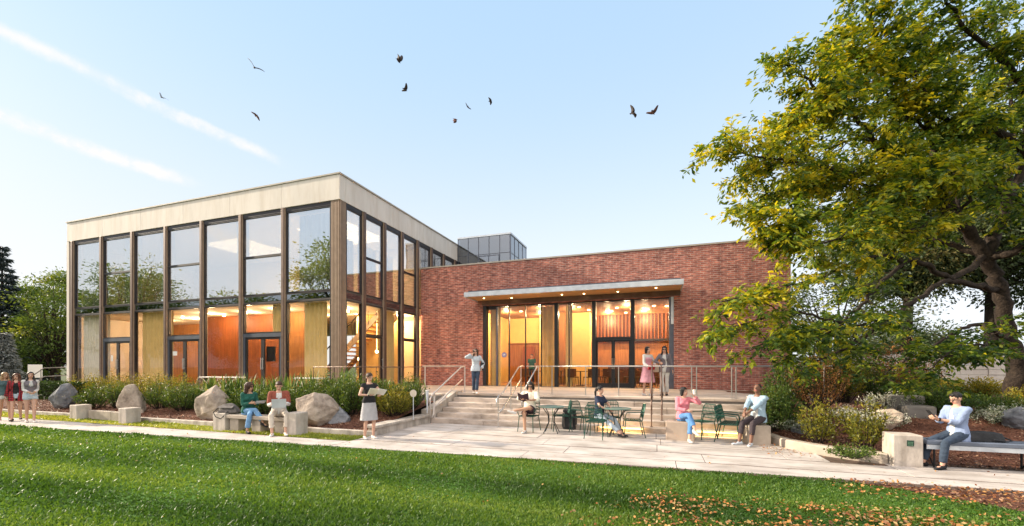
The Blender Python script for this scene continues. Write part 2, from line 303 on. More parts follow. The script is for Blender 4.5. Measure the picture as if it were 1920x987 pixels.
class MB:
    """mesh builder: collects verts and faces, builds one object"""
    def __init__(s): s.v = []; s.f = []; s.m = []; s.cur = 0
    def add(s, vs, fs):
        b = len(s.v); s.v += [tuple(v) for v in vs]; s.f += [tuple(b + i for i in f) for f in fs]; s.m += [s.cur] * len(fs); return s
    def box(s, x0, x1, y0, y1, z0, z1):
        vs = [(x, y, z) for x in (x0, x1) for y in (y0, y1) for z in (z0, z1)]
        return s.add(vs, [(0, 1, 3, 2), (4, 6, 7, 5), (0, 4, 5, 1), (2, 3, 7, 6), (0, 2, 6, 4), (1, 5, 7, 3)])
    def obox(s, c, ax, ay, az):
        c, ax, ay, az = map(Vector, (c, ax, ay, az)); vs = [c + ax * i + ay * j + az * k for i in (-1, 1) for j in (-1, 1) for k in (-1, 1)]
        return s.add(vs, [(0, 1, 3, 2), (4, 6, 7, 5), (0, 4, 5, 1), (2, 3, 7, 6), (0, 2, 6, 4), (1, 5, 7, 3)])
    def prism(s, poly, z0, z1):
        n = len(poly); vs = [(p[0], p[1], z0) for p in poly] + [(p[0], p[1], z1) for p in poly]
        fs = [tuple(reversed(range(n))), tuple(range(n, 2 * n))] + [(i, (i + 1) % n, n + (i + 1) % n, n + i) for i in range(n)]
        return s.add(vs, fs)
    def tube(s, pts, r, n=8, caps=True):
        pts = [Vector(p) for p in pts]; rs = r if isinstance(r, (list, tuple)) else [r] * len(pts)
        vs = []; fs = []; prev = None
        for i, p in enumerate(pts):
            t = (pts[min(i + 1, len(pts) - 1)] - pts[max(i - 1, 0)])
            t = t.normalized() if t.length > 1e-9 else Vector((0, 0, 1))
            if prev is None:
                a = t.orthogonal().normalized()
            else:
                a = (prev - t * prev.dot(t)); a = a.normalized() if a.length > 1e-6 else t.orthogonal().normalized()
            prev = a; bb = t.cross(a)
            for k in range(n):
                an = 2 * math.pi * k / n; vs.append(p + (a * math.cos(an) + bb * math.sin(an)) * rs[i])
        for i in range(len(pts) - 1):
            for k in range(n):
                k2 = (k + 1) % n; fs.append((i * n + k, i * n + k2, (i + 1) * n + k2, (i + 1) * n + k))
        if caps: fs.append(tuple(reversed(range(n)))); fs.append(tuple(range((len(pts) - 1) * n, len(pts) * n)))
        return s.add(vs, fs)
    def cyl(s, c, r, h, n=16, r2=None):
        c = Vector(c); return s.tube([c, c + Vector((0, 0, h))], [r, r if r2 is None else r2], n)
    def lathe(s, c, prof, n=20):
        c = Vector(c); vs = []; fs = []
        for (r, z) in prof:
            for k in range(n):
                a = 2 * math.pi * k / n; vs.append(c + Vector((r * math.cos(a), r * math.sin(a), z)))
        for i in range(len(prof) - 1):
            for k in range(n):
                k2 = (k + 1) % n; fs.append((i * n + k, i * n + k2, (i + 1) * n + k2, (i + 1) * n + k))
        fs.append(tuple(reversed(range(n)))); fs.append(tuple(range((len(prof) - 1) * n, len(prof) * n)))
        return s.add(vs, fs)
    def build(s, name, mats, parent=None, bevel=0.0, smooth=False, local=False):
        """verts are world coordinates unless local; the object's origin goes to the parent's"""
        me = bpy.data.meshes.new(name)
        off = Vector((0, 0, 0))
        if parent is not None and not local:
            q = parent
            while q is not None: off += q.location; q = q.parent
        me.from_pydata([(v[0] - off.x, v[1] - off.y, v[2] - off.z) for v in s.v], [], s.f)
        for m in (mats if isinstance(mats, (list, tuple)) else [mats]): me.materials.append(M(m) if isinstance(m, str) else m)
        me.polygons.foreach_set('material_index', s.m)
        if smooth: me.polygons.foreach_set('use_smooth', [True] * len(s.f))
        me.validate(); me.update()
        o = bpy.data.objects.new(name, me); COL.objects.link(o); o.parent = parent
        if bevel:
            b = o.modifiers.new('bevel', 'BEVEL'); b.width = bevel; b.segments = 2; b.limit_method = 'ANGLE'; b.angle_limit = R(40)
        return o
def struct(o): o['kind'] = 'structure'; return o
def slab_box(*a):
    m = MB(); m.box(*a); return m

def np_mesh(name, V, F, mats, parent=None, rnd=None, midx=None, smooth=False, loc=None):
    me = bpy.data.meshes.new(name); V = np.asarray(V, dtype=np.float32); F = np.asarray(F, dtype=np.int32)
    n, k = F.shape
    me.vertices.add(len(V)); me.vertices.foreach_set('co', V.ravel())
    me.loops.add(n * k); me.loops.foreach_set('vertex_index', F.ravel())
    me.polygons.add(n); me.polygons.foreach_set('loop_start', np.arange(0, n * k, k, dtype=np.int32))
    for m in (mats if isinstance(mats, (list, tuple)) else [mats]): me.materials.append(M(m))
    if midx is not None: me.polygons.foreach_set('material_index', np.asarray(midx, dtype=np.int32))
    if smooth: me.polygons.foreach_set('use_smooth', np.ones(n, dtype=bool))
    me.update(calc_edges=True)
    if rnd is not None:
        a = me.attributes.new('rnd', 'FLOAT', 'FACE'); a.data.foreach_set('value', np.asarray(rnd, dtype=np.float32))
    o = bpy.data.objects.new(name, me); COL.objects.link(o); o.parent = parent
    if loc is not None: o.location = loc
    return o
rng = np.random.default_rng(7)
def unit(a): return a / np.maximum(np.linalg.norm(a, axis=1, keepdims=True), 1e-9)
def leaves(C, D, size, rg, width=.45, droop=.0, flat=.6):
    """kite-shaped leaves with a slight fold at points C, pointing along D; returns V, F (two triangles-ish quads each)"""
    n = len(C); D = unit(D + rg.normal(0, .35, (n, 3)) + np.array([0, 0, -droop]))
    up = np.tile(np.array([0, 0, 1.0]), (n, 1)) * flat + rg.normal(0, 1 - flat * .6, (n, 3))
    S = unit(np.cross(D, up)); U = np.cross(S, D)
    L = (size * rg.uniform(.65, 1.3, n))[:, None]; W = L * width
    a = C; b = C + D * L * .5 + S * W * .5 + U * L * .06; c = C + D * L; d = C + D * L * .5 - S * W * .5 + U * L * .06
    V = np.stack([a, b, c, d], 1).reshape(-1, 3); F = np.arange(4 * n).reshape(-1, 4)
    return V, F
# ------------------------------------------------------------ ground, path, plaza, steps, terrace
TZ = 0.85                                   # terrace level
def lerp_tab(tab, x):
    return float(np.interp(x, [t[0] for t in tab], [t[1] for t in tab]))
EDGE = [(-60, 7.0), (-25, 7.33), (-16, 7.5), (-12, 7.66), (-5.8, 7.95), (5, 8.35), (14, 8.6)]
KERB_R = [(2.62, 12.2), (2.68, 11.6), (2.85, 11.1), (3.1, 10.72), (3.43, 10.37), (3.8, 10.1), (4.15, 9.95), (14, 9.95)]
def hill(x, y):
    ky = lerp_tab(KERB_R, x); t = min(1, max(0, (y - ky) / 4.2)); t = t * t * (3 - 2 * t)
    n = mnoise.noise(Vector((x * .35, y * .35, 3))) * .09 + mnoise.noise(Vector((x * 1.7, y * 1.7, 9))) * .025
    return (.13 if x < 4.3 else -.015) + t * .70 + n * min(1, (y - ky) * .6 + .02)
def bedz(x, y):
    t = min(1, max(0, (y - 9.5) / 3.6)); n = mnoise.noise(Vector((x * .5, y * .5, 1))) * .07 + mnoise.noise(Vector((x * 2, y * 2, 5))) * .02
    return .10 + .55 * t + n * min(1, t * 3)
def grid_sheet(name, mat, xs, yf, ny, zf, kind='structure'):
    m = MB(); vs = []; fs = []
    for x in xs:
        y0, y1 = yf(x)
        for j in range(ny + 1):
            y = y0 + (y1 - y0) * (j / ny) ** 1.5; vs.append((x, y, zf(x, y)))
    for i in range(len(xs) - 1):
        for j in range(ny):
            a = i * (ny + 1) + j; fs.append((a, a + ny + 1, a + ny + 2, a + 1))
    m.add(vs, fs); o = m.build(name, mat, smooth=True); o['kind'] = kind; return o
m = MB(); m.add([(-600, -600, -.08), (600, -600, -.08), (600, 900, -.08), (-600, 900, -.08)], [(0, 1, 2, 3)]); struct(m.build('ground', 'far_ground'))
xs = [-60, -40, -30, -25, -20, -16, -12, -8, -4, 0, 5, 9, 14, 30]
m = MB(); vs = []; fs = []
for x in xs: vs += [(x, -40, -.02), (x, lerp_tab(EDGE, x) + .03, -.02)]
for i in range(len(xs) - 1): fs.append((2 * i, 2 * i + 2, 2 * i + 3, 2 * i + 1))
m.add(vs, fs); struct(m.build('lawn', 'lawn'))
m = MB(); m.add([(x, y, -.012) for x, y in [(2.9, 8.22), (3.6, 7.9), (4.05, 7.55), (4.5, 7.15), (5.2, 6.6), (9, 5.2), (12, 8.5), (5.2, 8.33)]], [tuple(range(8))]); struct(m.build('mulch_strip', 'mulch'))
m = MB(); m.add([(-62, 8.45, -.012), (-7.1, 8.6, -.012), (-7.1, 9.42, -.012), (-62, 9.42, -.012)], [(0, 1, 2, 3)]); struct(m.build('verge', 'verge'))
m = MB(); m.add([(-60, 7.2, -.010), (14, 8.3, -.010), (14, 10.2, -.010), (4.0, 10.2, -.010), (3.0, 12.6, -.010), (-7.2, 12.6, -.010), (-7.2, 8.62, -.010), (-60, 8.5, -.010)], [tuple(range(8))]); struct(m.build('paving_base', 'joint'))
# paving slabs, each a little different in height
m = MB(); rs = random.Random(4)
def slab(poly):
    z = rs.uniform(-.004, .003)
    cx = sum(p[0] for p in poly) / 4; cy = sum(p[1] for p in poly) / 4; g = .006; gy = .035
    q = [(p[0] - math.copysign(g, p[0] - cx), p[1] - math.copysign(gy, p[1] - cy)) for p in poly]
    m.prism(q, -.09, z)
x = -60.0
while x < -7.2:                              # narrow path on the left
    w = 3.05; x2 = min(x + w, -7.18); slab([(x, lerp_tab(EDGE, x)), (x2, lerp_tab(EDGE, x2)), (x2, 8.58), (x, 8.52)]); x = x2
rows = [None, 8.85, 9.68, 10.52, 11.36, 12.24]
for r in range(5):
    x = -7.18; xmax = 14.0 if r == 0 else (4.1 if r == 1 else 3.2)
    first = True
    while x < xmax - .05:
        w = rs.uniform(2.3, 3.1)
        if first: w *= rs.uniform(.5, 1); first = False
        x2 = min(x + w, xmax)
        y0a = lerp_tab(EDGE, x) if r == 0 else rows[r]; y0b = lerp_tab(EDGE, x2) if r == 0 else rows[r]
        slab([(x, y0a), (x2, y0b), (x2, rows[r + 1]), (x, rows[r + 1])]); x = x2
x = 4.1
while x < 14: slab([(x, 8.85), (x + 2.4, 8.85), (x + 2.4, 9.96), (x, 9.96)]); x += 2.4
struct(m.build('plaza_paving', 'slab', bevel=.006))
# steps: six risers of cut stone blocks
m = MB(); rs = random.Random(9)
for i in range(5):
    y0 = 12.24 + .4 * i; z1 = .1417 * (i + 1); x = -7.0
    while x < 2.6:
        x2 = min(2.62, x + rs.uniform(1.5, 2.3)); m.box(x + .003, x2 - .003, y0 - rs.uniform(0, .006), y0 + (.46 if i < 4 else .4), z1 - .1417 - (.03 if i else .1), z1 - rs.uniform(0, .004)); x = x2
struct(m.build('steps', 'step_stone', bevel=.012))
m = MB(); m.box(-7.0, 2.62, 12.7, 14.24, -.1, .12); struct(m.build('steps_core', 'concrete_dark'))
# lit strip under the lowest nosings
for xa, xb, lab in ((-1.5, -.35, 'warm light strip under the lowest step left of the tan stone cube'), (.55, 2.1, 'warm light strip under the lowest step right of the tan stone cube')):
    m = MB(); m.box(xa, xb, 12.215, 12.232, .085, .118)
    tag(m.build('step_light', 'step_led'), lab, 'step light', 'light strips on the steps')
    for yy, zz, ee in ((12.13, .20, 5),):
        ld = bpy.data.lights.new('step_glow', 'AREA'); ld.shape = 'RECTANGLE'; ld.size = xb - xa; ld.size_y = .05; ld.energy = ee; ld.color = (1, .6, .2)
        lo = bpy.data.objects.new('step_glow', ld); COL.objects.link(lo); lo.location = ((xa + xb) / 2, yy, zz); lo.rotation_euler = (R(35), 0, 0)
# terrace slab tops
m = MB(); m.box(-7.3, 2.9, 14.24, 20.4, .3, TZ - .05); m.box(-31.5, -7.3, 13.1, 14.0, .1, TZ - .05); m.box(-12.2, -7.3, 14.0, 20.4, .3, TZ - .05); m.box(2.9, 5.6, 16.5, 19.7, .3, TZ - .06)
struct(m.build('terrace', 'concrete_dark'))
m = MB(); rs = random.Random(2)
for (xa, xb, ya, yb, w, d) in ((-7.3, 3.6, 14.2, 19.66, 1.8, 1.36), (-11.85, -7.3, 13.12, 19.66, 1.5, 1.3), (-31.5, -11.85, 12.95, 13.55, 2.4, .6)):
    y = ya
    while y < yb - .1:
        y2 = min(yb, y + d); x = xa
        while x < xb - .1:
            x2 = min(xb, x + w); z = rs.uniform(-.002, .002); m.box(x + .005, x2 - .005, y + .005, y2 - .005, TZ - .07, TZ + z); x = x2
        y = y2
struct(m.build('terrace_paving', 'terrace_slab', bevel=.004))
# beds
struct(grid_sheet('mulch_bed', 'mulch', list(np.arange(-34, -7.2, .3)), lambda x: (9.48, 13.1), 14, bedz)) 
struct(grid_sheet('planted_slope', 'mulch', [2.62, 2.68, 2.76, 2.85, 2.97, 3.1, 3.26, 3.43, 3.6, 3.8, 4.0, 4.2] + list(np.arange(4.5, 46, .5)), lambda x: (lerp_tab(KERB_R, x) + .05, 27.0), 40, hill))
m = MB(); m.box(-34, -7.1, 9.36, 9.5, -.1, .115); m2 = MB()
x = -34.0
while x < -7.4: x2 = min(-7.06, x + 1.5); m2.box(x + .004, x2 - .004, 9.36, 9.51, -.1, .12); x = x2
struct(m2.build('kerb', 'concrete', bevel=.012))
# curved kerb of the right bed
pts = []
for i in range(31):
    x = 2.62 + (4.18 - 2.62) * (i / 30) ** 1.3; pts.append((x, lerp_tab(KERB_R, x)))
sm = [pts[0]] + [tuple((np.array(pts[i - 1]) + 2 * np.array(pts[i]) + np.array(pts[i + 1])) / 4) for i in range(1, 30)] + [pts[-1]]
m = MB(); vs = []; fs = []
for i, p in enumerate(sm):
    a = Vector(sm[max(0, i - 1)]); b = Vector(sm[min(30, i + 1)]); t = (b - a).normalized(); nn = Vector((-t.y, t.x))
    p = Vector(p); h = .19
    for (o_, z) in ((-.10, -.1), (-.10, h - .03), (-.07, h), (.10, h), (.12, h - .03), (.12, -.1)): q = p + nn * o_; vs.append((q.x, q.y, z))
for i in range(30):
    for k in range(5): fs.append((i * 6 + k, i * 6 + k + 1, i * 6 + k + 7, i * 6 + k + 6))
m.add(vs, fs); struct(m.build('curved_kerb', 'concrete_warm'))
m = MB(); m.box(-7.36, -7.06, 9.52, 12.2, -.1, .20); m.box(-7.42, -7.0, 9.4, 12.19, .20, .27); tag(m.build('planter_wall', 'concrete', bevel=.012), 'low concrete wall edging the planting left of the steps', 'wall')
for (xa, xb, lab) in ((-7.34, -7.02, 'sloping stone cheek wall at the left end of the steps'), (2.64, 2.94, 'sloping stone cheek wall at the right end of the steps')):
    m = MB(); pr = [(12.2, -.1), (12.2, .42), (12.5, .46), (14.2, .93), (14.7, .93), (14.7, -.1)]
    vs = [(xa, y, z) for y, z in pr] + [(xb, y, z) for y, z in pr]; n = 6
    m.add(vs, [tuple(range(n)), tuple(reversed(range(n, 2 * n)))] + [(i, i + n, (i + 1) % n + n, (i + 1) % n) for i in range(n)])
    tag(m.build('cheek_wall', 'concrete', bevel=.012), lab, 'wall', 'cheek walls of the steps')

# ------------------------------------------------------------ glass pavilion
GX0, GX1, GY0 = -29.7, -11.9, 13.63
gb = empty('glass_building', (-20.8, GY0, TZ), 0, 'two storey glass pavilion with bronze mullions and pale concrete roof band', 'building')
def gpart(mb, name, mat, parent=None, **k): return mb.build(name, mat, parent or gb, **k)
ZF, ZT = 8.47, 9.53
m = MB()                                    # roof band of precast panels
nP = 6; w = (GX1 + .05 - GX0) / nP
for i in range(nP): m.box(GX0 + i * w + .004, GX0 + (i + 1) * w - .004, GY0 - .06, GY0 + .3, ZF, ZT - .06)
y = GY0 + .304
while y < 31: m.box(GX1 - .3, GX1 + .046, y + .004, y + 3.0 - .004, ZF, ZT - .06); y += 3.0
m.box(GX0, GX0 + .3, GY0 + .31, 31, ZF, ZT - .06)
gpart(m, 'roof_band', 'fascia', bevel=.01)
m = MB(); m.box(GX0 - .04, GX1 + .09, GY0 - .10, GY0 + .34, ZT - .058, ZT); m.box(GX1 - .34, GX1 + .09, GY0 + .342, 31, ZT - .058, ZT); gpart(m, 'roof_coping', 'fascia_edge')
m = MB(); m.box(GX0 + .3, GX1 - .3, GY0 + .3, 31, ZF + .1, ZF + .5); gpart(m, 'roof', 'concrete_dark')
m = MB(); m.box(GX0 + .1, GX1 - .1, GY0 + .1, 31, ZF - .14, ZF - .004); gpart(m, 'upper_ceiling', 'white_ceiling')
m = MB(); m.box(GX0 + .1, GX1 - .1, GY0 + .12, 30, 4.5, 4.86); gpart(m, 'middle_floor', 'white_ceiling')
m = MB(); m.box(GX0 + .1, GX1 - .1, GY0 + .12, 30, TZ - .2, TZ - .01); gpart(m, 'ground_floor', 'floor_wood')
m = MB(); m.box(GX0 - .04, GX0 + .16, GY0 - .05, 31, -.05, ZF - .002); gpart(m, 'end_wall', 'fascia')
m = MB(); m.box(GX0 + .16, GX1, GY0 + .02, GY0 + .3, .1, TZ - .012); m.box(GX1 - .3, GX1 - .02, GY0 + .3, 19.6, .1, TZ - .012); gpart(m, 'plinth', 'concrete_dark')
# columns: the ribbed corner pier and the left pier
m = MB(); m.box(GX1 - .40, GX1, GY0, GY0 + .36, .2, ZF - .002)
for i in range(6): m.box(GX1 - .39 + i * .068, GX1 - .355 + i * .068, GY0 - .035, GY0 - .001, .3, ZF - .004)
for i in range(5): m.box(GX1 + .001, GX1 + .035, GY0 + .01 + i * .072, GY0 + .045 + i * .072, .3, ZF - .004)
gpart(m, 'corner_column', 'bronze_light')
m = MB(); m.box(GX0 + .165, GX0 + .5, GY0 + .01, GY0 + .3, .2, ZF - .002); gpart(m, 'end_column', 'bronze')
MX = [-12.32 - 2.415 * k for k in range(8)]
for k in range(1, 8):
    m = MB(); m.box(MX[k] - .10, MX[k] + .04, GY0 - .09, GY0 + .17, .3, ZF - .002); c = gpart(m, 'mullion', 'bronze', bevel=.006)
    m = MB(); m.box(MX[k] + .041, MX[k] + .085, GY0 - .055, GY0 + .16, .3, ZF - .002); gpart(m, 'mullion_fin', 'bronze_light', c)
m = MB(); m.box(MX[7], GX1 - .41, GY0 - .02, GY0 + .12, ZF - .16, ZF - .006); gpart(m, 'head_rail', 'bronze_dark')

def curtain(x0, x1, y, z0, z1, mat, parent, axis='x', seed=0, amp=.05):
    rs = random.Random(seed); n = int(abs(x1 - x0) / .028) + 2; vs = []; fs = []; ph = 0
    for i in range(n):
        t = x0 + (x1 - x0) * i / (n - 1); ph += rs.uniform(.5, .95); q = y + math.sin(ph) * amp + rs.uniform(-.006, .006)
        for z in (z0, (z0 + z1) / 2, z1): vs.append((t, q, z) if axis == 'x' else (q, t, z))
    for i in range(n - 1):
        for j in range(2): a = i * 3 + j; fs.append((a, a + 3, a + 4, a + 1))
    m = MB(); m.add(vs, fs); return m.build('curtain', mat, parent, smooth=True)

def window(a0, a1, z0, z1, axis, plane, parent, glass, transoms=(), fm='bronze_dark', t=.055, sash=(), name='window'):
    """frame part with its panes; axis 'x' runs along the front, 'y' along the side"""
    def bx(mb, p0, p1, q0, q1, za, zb):
        if axis == 'x': mb.box(p0, p1, plane + q0, plane + q1, za, zb)
        else: mb.box(plane - q1, plane - q0, p0, p1, za, zb)
    f = MB(); bx(f, a0, a0 + t, -.01, .1, z0, z1); bx(f, a1 - t, a1, -.01, .1, z0, z1)
    bx(f, a0 + t, a1 - t, -.01, .1, z0, z0 + t); bx(f, a0 + t, a1 - t, -.01, .1, z1 - t, z1)
    zs = [z0 + t]
    for tz in transoms: bx(f, a0 + t, a1 - t, -.012, .1, tz - .045, tz + .045); zs += [tz - .045, tz + .045]
    zs.append(z1 - t)
    fo = f.build(name, fm, parent)
    for i in range(0, len(zs), 2):
        g = MB(); bx(g, a0 + t, a1 - t, .035, .047, zs[i], zs[i + 1]); g.build('pane', glass, fo)
    return fo
def pane_door(a0, a1, z0, z1, axis, plane, parent, glass, fm, hand=1, t=.09):
    def bx(mb, p0, p1, q0, q1, za, zb):
        if axis == 'x': mb.box(p0, p1, plane + q0, plane + q1, za, zb)
        else: mb.box(plane - q1, plane - q0, p0, p1, za, zb)
    f = MB(); bx(f, a0, a0 + t, 0, .06, z0, z1); bx(f, a1 - t, a1, 0, .06, z0, z1); bx(f, a0 + t, a1 - t, 0, .06, z0, z0 + .2); bx(f, a0 + t, a1 - t, 0, .06, z1 - t, z1)
    fo = f.build('door', fm, parent)
    g = MB(); bx(g, a0 + t, a1 - t, .025, .037, z0 + .2, z1 - t); g.build('pane', glass, fo)
    h = MB(); px_ = a0 + t * .5 if hand < 0 else a1 - t * .5
    if axis == 'x': h.tube([(px_, plane - .05, z0 + .85), (px_, plane - .05, z0 + 1.35)], .014); h.box(px_ - .008, px_ + .008, plane - .05, plane, z0 + .9, z0 + .92); h.box(px_ - .008, px_ + .008, plane - .05, plane, z0 + 1.28, z0 + 1.3)
    else: h.tube([(plane + .05, px_, z0 + .85), (plane + .05, px_, z0 + 1.35)], .014); h.box(plane, plane + .05, px_ - .008, px_ + .008, z0 + .9, z0 + .92); h.box(plane, plane + .05, px_ - .008, px_ + .008, z0 + 1.28, z0 + 1.3)
    h.build('handle', 'stainless', fo)
    return fo
for k in range(7):
    a1 = MX[k] - (.10 if k else .0); a0 = MX[k + 1] + .085
    window(a0, a1, 4.9, ZF - .16, 'x', GY0, gb, 'glass_upper', (6.56,) if k in (1, 3, 5) else ())
    m = MB(); m.box(a0, a1, GY0 + .01, GY0 + .09, 4.56, 4.894); sp = gpart(m, 'spandrel', 'spandrel')
    m = MB(); m.box(a0 + .04, a1 - .04, GY0 + .0, GY0 + .009, 4.62, 4.84); gpart(m, 'spandrel_glass', 'glass_grey', sp)
    if k in (1, 3, 5):
        window(a0, a1, 3.26, 4.555, 'x', GY0, gb, 'glass_lower')
        m = MB(); m.box(a0, a1, GY0 - .03, GY0 + .12, 3.10, 3.256); gpart(m, 'door_head', 'blue_steel')
        [gpart(slab_box(xx, xx + .12, GY0 - .02, GY0 + .1, TZ, 3.098), 'door_jamb', 'blue_steel') for xx in (a0, a1 - .12)]
        mid = a0 + .12 + (a1 - a0 - .24) * (.0 if k != 1 else 0)
        pane_door(a0 + .125, a0 + .125 + (a1 - a0 - .25) * .5 - .003, TZ + .01, 3.095, 'x', GY0, gb, 'glass_lower', 'bronze_dark')
        pane_door(a0 + .125 + (a1 - a0 - .25) * .5 + .003, a1 - .125, TZ + .01, 3.095, 'x', GY0, gb, 'glass_lower', 'bronze_dark', -1)
    else:
        window(a0, a1, TZ, 4.555, 'x', GY0, gb, 'glass_lower')
# side wall, facing the plaza
MY = [GY0 + .36, 15.05, 16.5, 17.93, 19.36, 20.8, 22.25, 23.7, 25.1]
for k in range(1, 9):
    z0 = .3 if k < 5 else 7.0
    m = MB(); m.box(GX1 - .17, GX1 + .09, MY[k] - .04, MY[k] + .10, z0, ZF - .002); c = gpart(m, 'mullion', 'bronze', bevel=.006)
    m = MB(); m.box(GX1 - .16, GX1 + .055, MY[k] - .083, MY[k] - .041, z0, ZF - .002); gpart(m, 'mullion_fin', 'bronze_light', c)
m = MB(); m.box(GX1 - .12, GX1 + .02, MY[0], MY[8], ZF - .16, ZF - .006); gpart(m, 'head_rail', 'bronze_dark')
for k in range(8):
    a0 = MY[k] + (.10 if k else .0); a1 = MY[k + 1] - .083
    window(a0, a1, 4.9, ZF - .16, 'y', GX1, gb, 'glass_upper', (6.56,) if k in (1, 3) else ())
    if k < 4:
        m = MB(); m.box(GX1 - .09, GX1 - .01, a0, a1, 4.56, 4.894); sp = gpart(m, 'spandrel', 'spandrel')
        m = MB(); m.box(GX1 - .009, GX1, a0 + .04, a1 - .04, 4.62, 4.84); gpart(m, 'spandrel_glass', 'glass_grey', sp)
        if k in (1, 3):
            window(a0, a1, 3.2, 4.555, 'y', GX1, gb, 'glass_lower')
            pane_door(a0 + .01, a1 - .01, TZ + .01, 3.19, 'y', GX1, gb, 'glass_lower', 'bronze_dark', 1 if k == 1 else -1)
        else: window(a0, a1, TZ, 4.555, 'y', GX1, gb, 'glass_lower')
# interior of the pavilion
def wallbox(name, mat, *a): m = MB(); m.box(*a); return gpart(m, name, mat)
wallbox('rear_wall', 'wood_orange', GX0 + .2, -17.4, 18.6, 18.75, TZ, 4.49)
wallbox('red_partition', 'wood_red', -22.9, -17.75, 16.2, 16.35, TZ, 4.49)
wallbox('red_return', 'wood_red', -17.9, -17.75, 16.36, 18.59, TZ, 4.49)
wallbox('stair_wall', 'cream_wall', -17.3, GX1 - .2, 21.2, 21.35, TZ, 4.49)
wallbox('orange_screen', 'wood_orange', -17.3, -15.35, 15.9, 16.0, TZ, 4.49)
wallbox('upper_rear_wall', 'cream_wall', GX0 + .2, GX1 - .2, 20.0, 20.15, 4.87, ZF - .15)
wallbox('lift_core', 'yellow_wall', -14.6, -13.2, 18.0, 19.6, TZ, 4.49)
curtain(MX[4] - .12, MX[5] + .1, GY0 + .34, TZ, 4.5, 'curtain_yellow', gb, seed=1)
curtain(MX[6] - .12, MX[7] + .1, GY0 + .34, TZ, 4.5, 'curtain_grey', gb, seed=2)
curtain(MX[0] - .55, MX[0] - 1.75, GY0 + .36, TZ, 4.5, 'curtain_yellow', gb, seed=3)
curtain(MX[1] - .10, MX[1] - 1.0, GY0 + .36, 3.3, 4.5, 'curtain_yellow', gb, seed=33)
curtain(MX[6] - .12, MX[7] + .1, GY0 + .34, 4.87, ZF - .16, 'curtain_grey', gb, seed=4)
for k_, f_ in ((4, .45), (2, .3), (5, .6)): curtain(MX[k_] - .12, MX[k_] - .12 - 2.2 * f_, GY0 + .4, 4.87, ZF - .16, 'curtain_grey', gb, seed=40 + k_)
curtain(MX[0] - .1, MX[0] - 2.2, GY0 + .6, 4.87, ZF - .16, 'curtain_grey', gb, seed=5)
for k, cm in ((0, 'curtain_yellow'), (1, 'curtain_yellow'), (2, 'curtain_yellow')):
    curtain(MY[k] + .1, MY[k + 1] - .1, GX1 - .38, 4.87, 7.2, cm, gb, 'y', seed=6 + k)
curtain(MY[2] + .1, MY[3] - .1, GX1 - .40, TZ, 4.5, 'curtain_yellow', gb, 'y', seed=10)
# staircase seen through the side glass
st = MB()
for i in range(17): st.box(-16.6 + i * .23, -16.2 + i * .23, 17.0, 18.3, TZ + .1 + i * .2, TZ + .16 + i * .2)
so = gpart(st, 'staircase', 'wood_soffit')
st = MB()
for y_ in (16.96, 18.34): st.obox((-14.5, y_, TZ + 1.75), (2.05, 0, 1.78), (0, .03, 0), (-.05, 0, .14))
gpart(st, 'stringer', 'bronze_light', so)
st = MB(); st.tube([(-16.5, 16.9, TZ + 1.0), (-12.6, 16.9, TZ + 4.4)], .03)
for i in range(9): st.tube([(-16.3 + i * .46, 16.9, TZ + .2 + i * .4), (-16.3 + i * .46, 16.9, TZ + 1.15 + i * .4)], .012, 6)
gpart(st, 'banister', 'black_steel', so)
# notices on the doors
m = MB(); m.box(MX[4] + .42, MX[4] + .72, GY0 - .006, GY0 - .002, 2.35, 2.55); gpart(m, 'notice', 'paper')
m = MB(); m.box(MX[2] + 1.25, MX[2] + 1.75, GY0 + .14, GY0 + .16, 2.05, 2.7); gpart(m, 'notice_board', 'bronze_dark')
m = MB(); m.box(MX[6] + .7, MX[6] + .85, GY0 - .006, GY0 - .002, 2.1, 2.4); gpart(m, 'notice', 'paper')
def area(name, loc, sx, sy, e, col=(1, .62, .28), rot=(0, 0, 0)):
    d = bpy.data.lights.new(name, 'AREA'); d.shape = 'RECTANGLE'; d.size = sx; d.size_y = sy; d.energy = e; d.color = col
    o = bpy.data.objects.new(name, d); COL.objects.link(o); o.location = loc; o.rotation_euler = rot; return o
def bulb(name, loc, e, col=(1, .72, .40), r=.09):
    d = bpy.data.lights.new(name, 'POINT'); d.energy = e; d.color = col; d.shadow_soft_size = r; o = bpy.data.objects.new(name, d); COL.objects.link(o); o.location = loc
for (x, y, e) in ((-13.6, 15.6, 70), (-14.4, 18.0, 60), (-16.4, 14.9, 55), (-14.0, 20.3, 90), (-16.3, 17.4, 60), (-18.8, 15.3, 55), (-21.2, 15.2, 55), (-24.2, 16.4, 75), (-26.8, 16.4, 75), (-23.6, 17.6, 50), (-12.7, 18.9, 90)):
    bulb('ceiling_lamp_light', (x, y, 4.25), e * 1.15)
for (x, y, e) in ((-14.4, 16.8, 130), (-21, 17.0, 60)): area('upper_lamp_light', (x, y, 8.25), 3, 3, e * 1.5, (1, .70, .38))
for (x, y, z) in ((-13.0, 15.4, 4.3), (-12.8, 17.2, 2.55), (-13.6, 16.9, 2.2), (-12.6, 19.0, 4.1), (-20.6, 15.4, 4.42), (-18.6, 15.0, 4.42), (-23.6, 15.4, 4.42), (-14.0, 15.0, 7.0), (-13.2, 15.4, 7.4), (-14.6, 18.0, 3.2)):
    m = MB(); m.lathe((x, y, z), [(.01, -.07), (.06, -.05), (.075, 0), (.06, .05), (.01, .07)], 12)
    if z < 4.4: m.tube([(x, y, z), (x, y, 4.5 if z < 4.5 else 8.3)], .006, 5)
    gpart(m, 'pendant_lamp', 'lamp')

